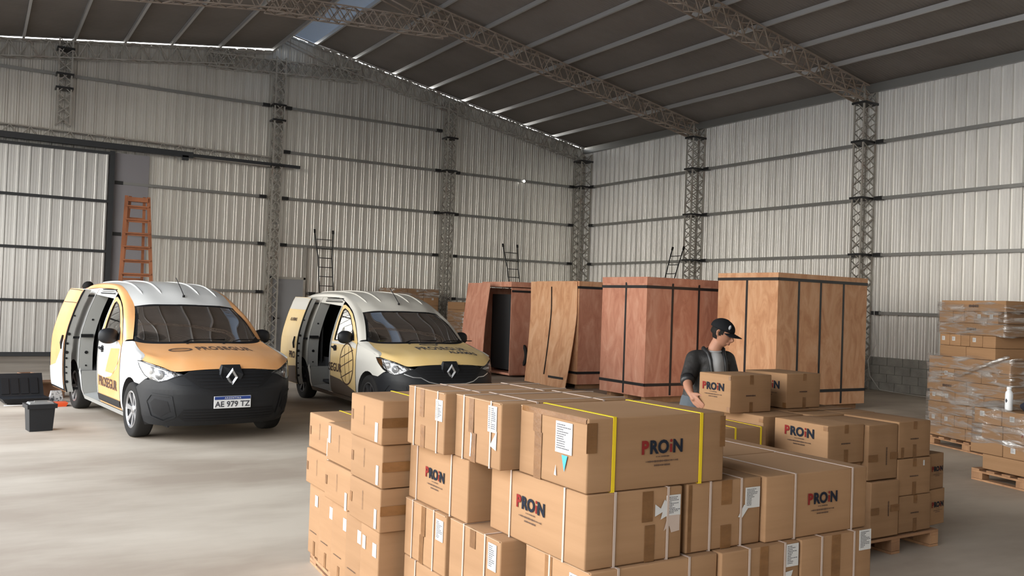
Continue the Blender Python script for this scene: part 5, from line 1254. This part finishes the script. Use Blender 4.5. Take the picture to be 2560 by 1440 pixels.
    # wheels
    for sc_ in (.86, 3.67):
        for sg in (1, -1):
            c = P3(sc_, sg*.765, .315)+OFS; w = bpy.data.objects.new('wheel', None); w.location = c; w.rotation_euler = (.4*sc_, 0, 0 if sg > 0 else PI); link(w, T)
            mb = MB(); mb.lathe([(.205, -.085), (.24, -.096), (.285, -.098), (.308, -.085), (.315, -.06), (.315, .06), (.308, .085), (.285, .098), (.24, .096), (.205, .085)], n=40, axis='X'); mb.build('tyre', M['rubber'], w, smooth=True)
            mb = MB(); mb.lathe([(.0, .02), (.07, .03), (.14, .01), (.19, .03), (.206, .088), (.214, .088), (.206, -.08)], n=36, axis='X'); mb.build('rim', M['alloy_d'], w, smooth=True)
            mb = MB()
            for k in range(7):
                a = 2*PI*k/7; q = lambda r, da, h: Vector((h, r*math.cos(a+da), r*math.sin(a+da)))
                mb.add([q(.045, -.4, .062), q(.045, .4, .062), q(.20, .16, .082), q(.20, -.16, .082), q(.045, -.4, .03), q(.045, .4, .03), q(.20, .16, .05), q(.20, -.16, .05)], [(0, 1, 2, 3), (0, 4, 5, 1), (1, 5, 6, 2), (3, 2, 6, 7), (0, 3, 7, 4)])
            mb.lathe([(0, .078), (.035, .076), (.05, .060), (.05, .03)], n=20, axis='X'); mb.lathe([(.188, .075), (.200, .090), (.213, .088), (.213, .06)], n=36, axis='X')
            mb.build('wheel_cover', M['alloy' if variant == 1 else 'alloy_d'], w)
    # cabin: floor, dash, seats, wheel, bulkhead, cargo lining
    mb = MB(); mb.box(P3(2.1, 0, .33), (1.3, 2.6, .04)); mb.box(P3(3.0, 0, .33), (1.05, 2.4, .04)); addb('cabin_floor', mb, M['dark_in'])
    mb = MB(); mb.box(P3(1.12, 0, .72), (1.40, .10, .60)); addb('firewall', mb, M['dark_in'])
    V, Fc = loft([[P3(1.06, -.70, 1.035), P3(1.02, 0, 1.045), P3(1.06, .70, 1.035)], [P3(1.40, -.70, 1.06), P3(1.38, 0, 1.085), P3(1.40, .70, 1.06)], [P3(1.55, -.70, .95), P3(1.52, 0, .98), P3(1.55, .70, .95)], [P3(1.50, -.70, .70), P3(1.48, 0, .70), P3(1.50, .70, .70)]], 10, 4); add('dashboard', (V, Fc), M['plastic2'])
    mb = MB(); cc = P3(1.62, -.36, 1.02)
    mb.tube([cc+Vector((.185*math.cos(a), -.10*math.sin(a), .155*math.sin(a))) for a in [2*PI*k/24 for k in range(25)]], .014, 7, cap=False); mb.bar(cc+Vector((-.17, 0, 0)), cc+Vector((.17, 0, 0)), .03, .02); addb('steering_wheel', mb, M['plastic2'], None, True)
    for x in (-.36, .36):
        mb = MB(); mb.box(P3(2.0, x, .66), (.48, .50, .16)); 
        for k in range(6):
            z = .74+.10*k; mb.box(P3(2.22+.03*k, x, z+.05), (.46-.035*(k > 3)*(k-3), .13, .105))
        st = addb('seat', mb, mat('seat_cloth', (.045, .045, .048), .9)); mb = MB(); mb.box(P3(2.40, x, 1.40), (.25, .10, .17)); addb('headrest', mb, M['dark_in'], st)
    mb = MB(); mb.box(P3(2.52, 0, .62), (1.10, .02, .60)); mb.box(P3(2.52, 0, 1.05), (1.10, .03, .03)); mb.box(P3(2.52, 0, 1.50), (1.10, .03, .03))
    for k in range(5): mb.box(P3(2.52, -.52+.26*k, 1.27), (.02, .02, .46))
    addb('bulkhead_grille', mb, M['dark_in'])
    mb = MB(); mb.box(P3(3.4, -.60, .95), (.02, 1.7, 1.2)); mb.box(P3(4.18, 0, .95), (1.1, .02, 1.3)); mb.box(P3(3.85, .62, .95), (.02, .85, 1.2)); addb('cargo_lining', mb, M['dark_in'])
    V, Fc = loft([[P3(1.9, -.52, 1.50), P3(2.3, -.52, 1.60), P3(4.1, -.52, 1.62)], [P3(1.85, 0, 1.56), P3(2.3, 0, 1.70), P3(4.1, 0, 1.70)], [P3(1.9, .52, 1.50), P3(2.3, .52, 1.60), P3(4.1, .52, 1.62)]], 8, 3); add('headliner', (V, Fc), M['dark_in'])
    mb = MB(); mb.box(P3(1.80, 0, 1.43), (.20, .03, .06)); addb('rear_view_mirror', mb, M['plastic2'])
    mb = MB()
    for x, dx_ in ((.25, -.02), (-.35, -.02)):
        mb.tube([P3(.99, x, 1.085), P3(1.03, x-.10, 1.105), P3(1.035, x-.52, 1.105)], .007, 6)
    addb('wipers', mb, M['plastic2'], None, True)
    for k, (x, y, w_) in enumerate(((-.24, 1.22, .10), (-.16, 1.26, .05)) if variant == 1 else ((-.22, 1.2, .07), (-.30, 1.25, .12), (-.42, 1.22, .09))):
        mb = MB(); mb.box(P3(y, x, 1.10), (w_, .10, .05)); mb.box(P3(y+.02, x+.01, 1.13), (w_*.5, .05, .06)); addb('paper_scrap', mb, M['label'])
    if variant == 2: mb = MB(); mb.box(P3(1.20, .46, 1.08), (.22, .10, .03)); addb('yellow_folder', mb, mat('yellow_card', (.55, .50, .05), .6))
    return T
van1 = make_van('white and orange panel van nearest the camera, sliding side door open', (-15.82, -12.34, 0), 3.262, 1.036, 'white_car', 'orange', 'plastic', 1)
van2 = make_van('cream and yellow panel van partly hidden behind the cardboard boxes', (-12.46, -11.93, 0), 3.15, 1.026, 'cream_car', 'yellow', 'brown_l', 2)
# ------------------------------------------------------------------ people
def capsule(p, ra, q, rb, n=16):
    """closed tapered limb with round ends; radii may be (wide, deep)"""
    ra = ra if isinstance(ra, tuple) else (ra, ra); rb = rb if isinstance(rb, tuple) else (rb, rb); p, q = Vector(p), Vector(q)
    d = (q-p).normalized(); e1 = Vector((1, 0, 0)); e1 = e1-d*e1.dot(d)
    if e1.length < .3: e1 = Vector((0, 1, 0)); e1 = e1-d*e1.dot(d)
    e1.normalize(); e2 = d.cross(e1); rings = []
    for k in range(5): a = PI/2*(1-k/4); rings.append((p-d*min(ra)*.9*math.sin(a), ra, math.cos(a)))
    for k in range(5): a = PI/2*k/4; rings.append((q+d*min(rb)*.9*math.sin(a), rb, math.cos(a)))
    V = []; Fc = []
    for c, r, f in rings: f = max(f, .04); V += [c+e1*math.cos(2*PI*i/n)*r[0]*f+e2*math.sin(2*PI*i/n)*r[1]*f for i in range(n)]
    m = len(rings)
    for k in range(m-1):
        for i in range(n): Fc.append((k*n+i, k*n+(i+1) % n, (k+1)*n+(i+1) % n, (k+1)*n+i))
    Fc += [tuple(range(n-1, -1, -1)), tuple((m-1)*n+i for i in range(n))]
    return V, Fc
def skinmesh(name, nodes, edges, mtl, parent, sub=2, root=0, extra=None, voxel=None, smooth=5):
    """one continuous surface: every limb is a tapered capsule, all fused by a voxel remesh and smoothed"""
    V = []; Fc = []
    for a, b_ in edges:
        EV, EF = capsule(nodes[a][0], nodes[a][1], nodes[b_][0], nodes[b_][1]); n = len(V); V += EV; Fc += [tuple(i+n for i in f) for f in EF]
    for EV, EF in (extra or []): n = len(V); V += EV; Fc += [tuple(i+n for i in f) for f in EF]
    r = mobj(name, V, Fc, mtl, parent, smooth=True)
    bm = bmesh.new(); bm.from_mesh(r.data); bmesh.ops.recalc_face_normals(bm, faces=bm.faces); bm.to_mesh(r.data); bm.free()
    q = r.modifiers.new('r', 'REMESH'); q.mode = 'VOXEL'; q.voxel_size = voxel or .011; q.use_smooth_shade = True
    q2 = r.modifiers.new('c', 'SMOOTH'); q2.iterations = smooth; q2.factor = .5
    dg = bpy.context.evaluated_depsgraph_get(); nm = bpy.data.meshes.new_from_object(r.evaluated_get(dg)); r.modifiers.clear(); r.data = nm
    nm.polygons.foreach_set('use_smooth', [True]*len(nm.polygons)); return r
def ball(fn, u=28, v=18):
    bm = bmesh.new(); bmesh.ops.create_uvsphere(bm, u_segments=u, v_segments=v, radius=1); bm.verts.index_update()
    V = [fn(x.co.copy()) for x in bm.verts]; Fc = [tuple(q.index for q in f.verts) for f in bm.faces]; bm.free(); return V, Fc
def headgeo(c, R, s=1.0):
    """head in its own frame: x right, y forward (face), z up, about .23 tall"""
    def f(p, s=s):
        x, y, z = p; X, Y, Z_ = x*.074, y*.094, z*.112
        if z < 0: k = 1+.30*z; X *= k*1.0; Y = Y*(1+.12*z)+(.012*(-z))      # narrower jaw, chin forward
        if y > 0: Y += .006*math.exp(-((z-.28)/.14)**2)*(1-abs(x))            # brow
        if y > .5: Y -= .007*math.exp(-((z-.07)/.10)**2)*math.exp(-((abs(x)-.40)/.18)**2)   # eye sockets
        if y > 0 and z < -.5: Y += .010*math.exp(-((z+.80)/.2)**2)*math.exp(-(x/.35)**2)    # chin
        if y < 0 and z < -.2: Y *= .80
        return R @ (Vector((X, Y, Z_))*s)+c
    out = [ball(f, 36, 26)]; headgeo.f = f
    T = lambda x, y, z: R @ (Vector((x, y, z))*s)+c
    # nose
    mb = MB(); mb.tube([T(0, .088, .022), T(0, .100, .002), T(0, .113, -.020), T(0, .106, -.031), T(0, .092, -.036)], [.007*s, .010*s, .0135*s, .012*s, .008*s], 8)
    for sg in (-1, 1): mb.tube([T(sg*.006, .094, -.027), T(sg*.014, .096, -.028), T(sg*.017, .088, -.026)], [.006*s, .008*s, .005*s], 7)
    mb.tube([T(-.022, .084, -.056), T(-.010, .093, -.053), T(0, .096, -.054), T(.010, .093, -.053), T(.022, .084, -.056)], [.003*s, .006*s, .006*s, .006*s, .003*s], 7)
    mb.tube([T(-.018, .084, -.064), T(0, .094, -.066), T(.018, .084, -.064)], [.004*s, .008*s, .004*s], 7)
    for sg in (-1, 1):
        mb.tube([T(sg*.070, -.004, .022), T(sg*.082, -.012, .030), T(sg*.086, -.020, .014), T(sg*.080, -.014, -.010), T(sg*.071, -.002, -.024)], [.006*s, .009*s, .008*s, .008*s, .005*s], 8)
    out.append((mb.V, mb.F)); return out, T
def hand(wrist, d, palm_n, thumb_side, L=.185, curl=.5, s=1.0):
    """d: finger direction; palm_n: where the palm faces; thumb_side: direction of the thumb edge. Returns (nodes, edges)"""
    d = Vector(d).normalized(); n = Vector(palm_n); n = (n-d*n.dot(d)).normalized(); t = Vector(thumb_side); t = (t-d*t.dot(d)-n*t.dot(n)).normalized()
    N_ = []; E_ = []; w = Vector(wrist)
    k = s*L/.185
    def add(p, r, a=None):
        N_.append((p, r)); 
        if a is not None: E_.append((a, len(N_)-1))
        return len(N_)-1
    fingers = []
    for i, (off, ln, ra) in enumerate(((.030, .072, .0088), (.010, .080, .009), (-.011, .075, .0087), (-.031, .060, .0078))):
        base = w+d*.085*k*(1-.03*abs(i-1))+t*off*k; a = curl*(1+.12*i)
        p0 = add(w+d*.030*k+t*off*.7*k, .013*k); p1 = add(base, .0115*k, p0); dd = (d*math.cos(a*.4)+n*math.sin(a*.4)); q = base+dd*ln*.45*k; p2 = add(q, ra*k, p1)
        dd = (d*math.cos(a*.95)+n*math.sin(a*.95)); q = q+dd*ln*.32*k; p3 = add(q, ra*.93*k, p2); dd = (d*math.cos(a*1.3)+n*math.sin(a*1.3)); q = q+dd*ln*.27*k; add(q, ra*.8*k, p3)
    a0 = add(w+d*.018*k+t*.018*k, .014*k); a1 = add(w+d*.045*k+t*.042*k+n*.010*k, .0125*k, a0); a2 = add(w+d*.075*k+t*.058*k+n*.020*k, .010*k, a1); add(w+d*.100*k+t*.062*k+n*.028*k, .0085*k, a2)
    return N_, E_
def chains(nodes, edges, r_default=8):
    """capsule tubes along every edge (welded later by the voxel remesh)"""
    out = []
    for a, b_ in edges:
        (p, ra), (q, rb) = nodes[a], nodes[b_]; mb = MB(); d = (q-p); L_ = d.length or 1e-6
        mb.tube([p-d/L_*ra*.6, p, q, q+d/L_*rb*.6], [ra*.6, ra, rb, rb*.6], r_default); out.append((mb.V, mb.F))
    return out
def rotz(a): return Matrix.Rotation(a, 3, 'Z')

# ---- the man with the cap. Local frame: x = to his left as drawn on the right, y away, z up; rotated to the camera heading
t = thing('person', 'young man in a black cap, dark jacket and grey shirt reaching for a cardboard box', 'person', (-12.887, -19.586, 0), -YAW)
hip = Vector((-.11, .02, .90)); v = lambda x, y, z: Vector((x, y, z))
nod = [(v(-.10, .02, .90), (.15, .115)), (v(-.07, .02, 1.05), (.145, .11)), (v(-.02, .0, 1.20), (.135, .095)), (v(.0, .0, 1.32), (.10, .07)), (v(.01, -.01, 1.385), (.058, .055)), (v(.025, -.015, 1.44), .054), (v(.05, -.02, 1.49), .052),
       (v(-.14, -.015, 1.325), .048), (v(-.198, -.09, 1.230), .042), (v(-.232, -.155, 1.165), .042), (v(-.240, -.25, 1.118), .037), (v(-.237, -.33, 1.078), .027),
       (v(.13, .05, 1.325), .048), (v(.19, .04, 1.22), .048), (v(.20, -.02, 1.12), .042), (v(.20, -.07, 1.06), .036), (v(.20, -.10, 1.02), .029),
       (v(-.19, .02, .82), (.09, .095)), (v(-.20, .0, .48), .058), (v(-.20, .02, .30), .054), (v(-.20, .03, .08), .040), (v(.0, .03, .82), (.09, .095)), (v(.02, .02, .48), .058), (v(.02, .04, .30), .054), (v(.02, .05, .08), .040)]
edg = [(0, 1), (1, 2), (2, 3), (3, 4), (4, 5), (5, 6), (3, 7), (7, 8), (8, 9), (9, 10), (10, 11), (3, 12), (12, 13), (13, 14), (14, 15), (15, 16), (0, 17), (17, 18), (18, 19), (19, 20), (0, 21), (21, 22), (22, 23), (23, 24)]
# head turned to the right of the picture and tilted down
yawh = -1.02; Rh = Matrix.Rotation(yawh+PI, 3, 'Z') @ Matrix.Rotation(0, 3, 'Y')
fwd = Vector((math.sin(1.05), -math.cos(1.05), -.38)).normalized(); right = fwd.cross(Vector((0, 0, 1))).normalized(); upv = right.cross(fwd)
Rh = Matrix((right, fwd, upv)).transposed()
hc = v(.068, -.035, 1.555)
hg, HT = headgeo(hc, Rh, .98); hair_f = headgeo.f
hn, he = hand(v(-.240, -.335, 1.073), (.44, -.62, -.60), (.852, .523, .0), (.2, -.45, .8), .185, .22)
hn2, he2 = hand(v(.20, -.10, 1.02), (-.15, -.8, -.3), (-.9, .1, 0), (0, 0, 1), .185, .4)
body = skinmesh('body', nod, edg, M['skin'], t, sub=2, extra=hg+chains(hn, he)+chains(hn2, he2)+[capsule(v(-.237, -.33, 1.078), (.026, .022), v(-.212, -.375, 1.038), (.030, .018)), (lambda mb: (mb.V, mb.F))(MB().tube([nod[16][0], nod[16][0]+Vector((-.01, -.06, -.02))], [.027, .028], 10))], voxel=.0062)
# clothes
jn = [(v(-.085, .02, .97), (.155, .125)), (v(-.07, .02, 1.05), (.158, .128)), (v(-.02, .0, 1.20), (.163, .13)), (v(.0, .01, 1.31), (.15, .115)), (v(.01, .02, 1.365), (.09, .085)),
      (v(-.142, -.01, 1.332), .080), (v(-.195, -.09, 1.235), .066), (v(-.232, -.15, 1.175), .058), (v(.132, .05, 1.332), .080), (v(.18, .04, 1.22), .062), (v(.19, -.02, 1.12), .056), (v(.19, -.07, 1.06), .05)]
jk = skinmesh('jacket', jn, [(0, 1), (1, 2), (2, 3), (3, 4), (3, 5), (5, 6), (6, 7), (3, 8), (8, 9), (9, 10), (10, 11)], M['jacket'], t, sub=2, voxel=.010, smooth=8)
for k, q in enumerate(((-.225, -.082, 1.150),)):
    mb = MB(); mb.tube([v(-.230, -.15, 1.185), v(-.234, -.185, 1.160), v(-.234, -.205, 1.150)], [.056, .060, .050], 16); mb.build('rolled_cuff', M['black'], jk, smooth=True)
# collar and open front: the t-shirt shows as a wedge
def bodyfront(x, z, off):
    h = jbv.ray_cast(Vector((x, -1, z)), Vector((0, 1, 0))); return (h[0]+Vector((0, -off, 0))) if h[0] else Vector((x, -.12, z))
jbv = BVHTree.FromPolygons([q.co for q in jk.data.vertices], [tuple(p.vertices) for p in jk.data.polygons])
V = []; Fc = []; rows = 16
for i in range(rows+1):
    z = 1.395-.42*i/rows; xl = -.028-.0+.045*i/rows; xr = .075+.045*min(1, i/rows*1.3); xl = -.045+.055*i/rows
    for j in range(7):
        x = xl+(xr-xl)*j/6; V.append(bodyfront(x, z, .006+.010*math.sin(PI*j/6)))
for i in range(rows):
    for j in range(6): a = i*7+j; Fc.append((a, a+1, a+8, a+7))
mobj('t_shirt', V, Fc, M['tee'], t, smooth=True)
mb = MB(); mb.tube([v(.010+.060*math.cos(a), -.018+.062*math.sin(a), 1.408+.008*math.sin(a)) for a in [2*PI*k/20 for k in range(21)]], .010, 7, cap=False); mb.build('shirt_neckband', M['tee'], t, smooth=True)
for xs, sg in ((-.047, -1), (.085, 1)):
    mb = MB(); pts = [bodyfront(xs+sg*.0+(.055 if sg < 0 else .040)*k/8, 1.385-.40*k/8, .014) for k in range(9)]
    pts = [v(.01+sg*.070, .055, 1.425), v(.01+sg*.082, .0, 1.425)]+pts[0:]; mb.tube(pts, [.016, .02]+[.018-.0008*k for k in range(9)], 7); mb.build('jacket_lapel', M['black'], jk, smooth=True)
tn = [(v(-.10, .02, .98), (.15, .125)), (v(-.10, .02, .88), (.165, .13)), (v(-.19, .01, .80), (.098, .105)), (v(-.20, .0, .48), .075), (v(-.20, .03, .10), .070), (v(.0, .02, .80), (.098, .105)), (v(.02, .02, .48), .075), (v(.02, .05, .10), .070)]
skinmesh('trousers', tn, [(0, 1), (1, 2), (2, 3), (3, 4), (1, 5), (5, 6), (6, 7)], M['jeans'], t, sub=2, root=1)
for x, y in ((-.20, .0), (.02, .02)):
    V, Fc = ball(lambda p: v(x+p.x*.048, y-.045+p.y*.135, max(.0, .045+p.z*.055)), 16, 10); mobj('shoe', V, Fc, M['plastic'], t, smooth=True)
# cap: crown, brim, small side patch
V, Fc = ball(lambda p: HT(p.x*.087, -.006+p.y*.106, .046+max(p.z, -.12)*.082*(1.02 if p.y < .2 else .98)), 28, 18)
cp = mobj('cap', V, Fc, M['cap'], t, smooth=True)
V = []; Fc = []
for s_ in (0, 1):
    for i in range(9):
        for j in range(6):
            a = -1+2*i/8; r = j/5; x = .078*a; y = .088*math.sqrt(max(0, 1-(a*.88)**2))+r*(.088*math.sqrt(max(0, 1-(a*.80)**2))); V.append(HT(x*(1-.0*r), y, .040-.010*r-.018*a*a-s_*.005))
for s_ in (0, 1):
    for i in range(8):
        for j in range(5): a = s_*54+i*6+j; q = (a, a+1, a+7, a+6); Fc.append(q if s_ == 0 else q[::-1])
for i in range(8): a = i*6+5; Fc.append((a, a+6, a+60, a+54))
for j in range(5):
    for i in (0, 8): a = i*6+j; Fc.append((a, a+1, a+55, a+54))
fixn(mobj('cap_brim', V, Fc, M['cap'], cp, smooth=False))
V, Fc = ball(lambda p: HT(-.0+p.x*.003+.0855, .030+p.y*.018, .066+p.z*.018) if False else HT(.058+p.x*.012, .062+p.y*.012, .080+p.z*.022), 10, 8); mobj('cap_badge', V, Fc, M['grey_door'], cp, smooth=True)
V0, Fc = ball(lambda p: p, 36, 26); V = [hair_f(p*1.0, .98*1.045) for p in V0]
keep = []
for f_ in Fc:
    c = sum((V0[i] for i in f_), Vector())/len(f_)
    if c.z > -.42 and (c.y < -.12 or (c.y < .30 and c.z > .05 and abs(c.x) > .5) or (c.y < .12 and c.z > -.12 and abs(c.x) > .9)): keep.append(f_)
hr = mobj('hair', V, keep, M['hair'], t, smooth=True)
for sg in (-1, 1):
    V, Fc = ball(lambda p: HT(sg*.030+p.x*.0125, .079+p.y*.0105, .014+p.z*.0085), 12, 8); ey = mobj('eye', V, Fc, M['eye'], t, smooth=True)
    V, Fc = ball(lambda p: HT(sg*.030+p.x*.0055, .0885+p.y*.003, .012+p.z*.0055), 10, 6); mobj('iris', V, Fc, M['hair'], ey, smooth=True)
    mb = MB(); mb.tube([HT(sg*.014, .094, .030), HT(sg*.030, .092, .036), HT(sg*.046, .080, .030)], [.003, .0042, .0025], 6); mb.build('eyebrow', M['hair'], t, smooth=True)
    mb = MB(); mb.tube([HT(sg*.018, .0895, .018), HT(sg*.030, .0915, .022), HT(sg*.042, .086, .017)], .0022, 5); mb.build('eyelid', M['hair'], t, smooth=True)
mb = MB(); mb.tube([HT(-.020, .0905, -.0595), HT(0, .0985, -.0595), HT(.020, .0905, -.0595)], [.0015, .0035, .0015], 6); mb.build('lips', M['lip'], t, smooth=True)

# ---- second person standing at the far side of the first van's sliding door, leaning in
t = thing('person', 'person standing behind the first van, only black hair showing above the open side door', 'person', (-16.60, -9.15, 0), -.35)
nod = [(v(0, 0, .98), (.15, .11)), (v(0, 0, 1.15), (.14, .11)), (v(0, 0, 1.32), (.16, .115)), (v(0, 0, 1.47), (.14, .10)), (v(0, 0, 1.53), (.07, .07)), (v(0, -.01, 1.62), .055),
       (v(-.17, 0, 1.48), .058), (v(-.20, -.02, 1.20), .044), (v(-.19, -.14, 1.02), .034), (v(-.18, -.20, .96), .027), (v(.17, 0, 1.48), .058), (v(.24, -.10, 1.28), .044), (v(.26, -.30, 1.22), .034), (v(.26, -.38, 1.20), .027),
       (v(-.09, 0, .88), .095), (v(-.10, 0, .50), .06), (v(-.10, .02, .09), .04), (v(.09, 0, .88), .095), (v(.10, 0, .50), .06), (v(.10, .02, .09), .04)]
edg = [(0, 1), (1, 2), (2, 3), (3, 4), (4, 5), (3, 6), (6, 7), (7, 8), (8, 9), (3, 10), (10, 11), (11, 12), (12, 13), (0, 14), (14, 15), (15, 16), (0, 17), (17, 18), (18, 19)]
fw = Vector((.5, -.8, -.15)).normalized(); ri = fw.cross(Vector((0, 0, 1))).normalized(); Rq = Matrix((ri, fw, ri.cross(fw))).transposed(); hg, HT2 = headgeo(v(.01, -.02, 1.725), Rq, 1)
h1 = hand(v(-.18, -.20, .96), (0, -.5, -.8), (1, 0, 0), (0, -1, 0)); h2 = hand(v(.26, -.38, 1.20), (0, -1, -.2), (0, 0, -1), (-1, 0, 0))
skinmesh('body', nod, edg, M['skin'], t, sub=2, extra=hg+chains(*h1)+chains(*h2), voxel=.008)
jn = [(v(0, 0, 1.0), (.165, .13)), (v(0, 0, 1.15), (.16, .13)), (v(0, 0, 1.32), (.175, .13)), (v(0, 0, 1.47), (.15, .115)), (v(0, 0, 1.52), .08), (v(-.17, 0, 1.475), .075), (v(-.195, -.02, 1.28), .062), (v(.17, 0, 1.475), .075), (v(.22, -.07, 1.33), .062)]
skinmesh('grey_top', jn, [(0, 1), (1, 2), (2, 3), (3, 4), (3, 5), (5, 6), (3, 7), (7, 8)], M['tee'], t, sub=2)
tn = [(v(0, 0, 1.0), (.15, .12)), (v(0, 0, .90), (.165, .12)), (v(-.09, 0, .82), (.1, .1)), (v(-.10, 0, .48), .075), (v(-.10, .02, .10), .068), (v(.09, 0, .82), (.1, .1)), (v(.10, 0, .48), .075), (v(.10, .02, .10), .068)]
skinmesh('trousers', tn, [(0, 1), (1, 2), (2, 3), (3, 4), (1, 5), (5, 6), (6, 7)], M['dark_in'], t, sub=2, root=1)
V, Fc = ball(lambda p: HT2(p.x*.086, -.014+p.y*.100, .030+p.z*.098+(.0 if p.y < .3 else .014)), 24, 16); mobj('hair', V, Fc, M['hair'], t, smooth=True)
for sg in (-1, 1):
    V, Fc = ball(lambda p: HT2(sg*.031+p.x*.0125, .080+p.y*.0105, .010+p.z*.0085), 10, 8); mobj('eye', V, Fc, M['eye'], t, smooth=True)
    V, Fc = ball(lambda p: v(sg*.10+p.x*.045, -.05+p.y*.13, max(0, .04+p.z*.05)), 14, 8); mobj('shoe', V, Fc, M['plastic'], t, smooth=True)
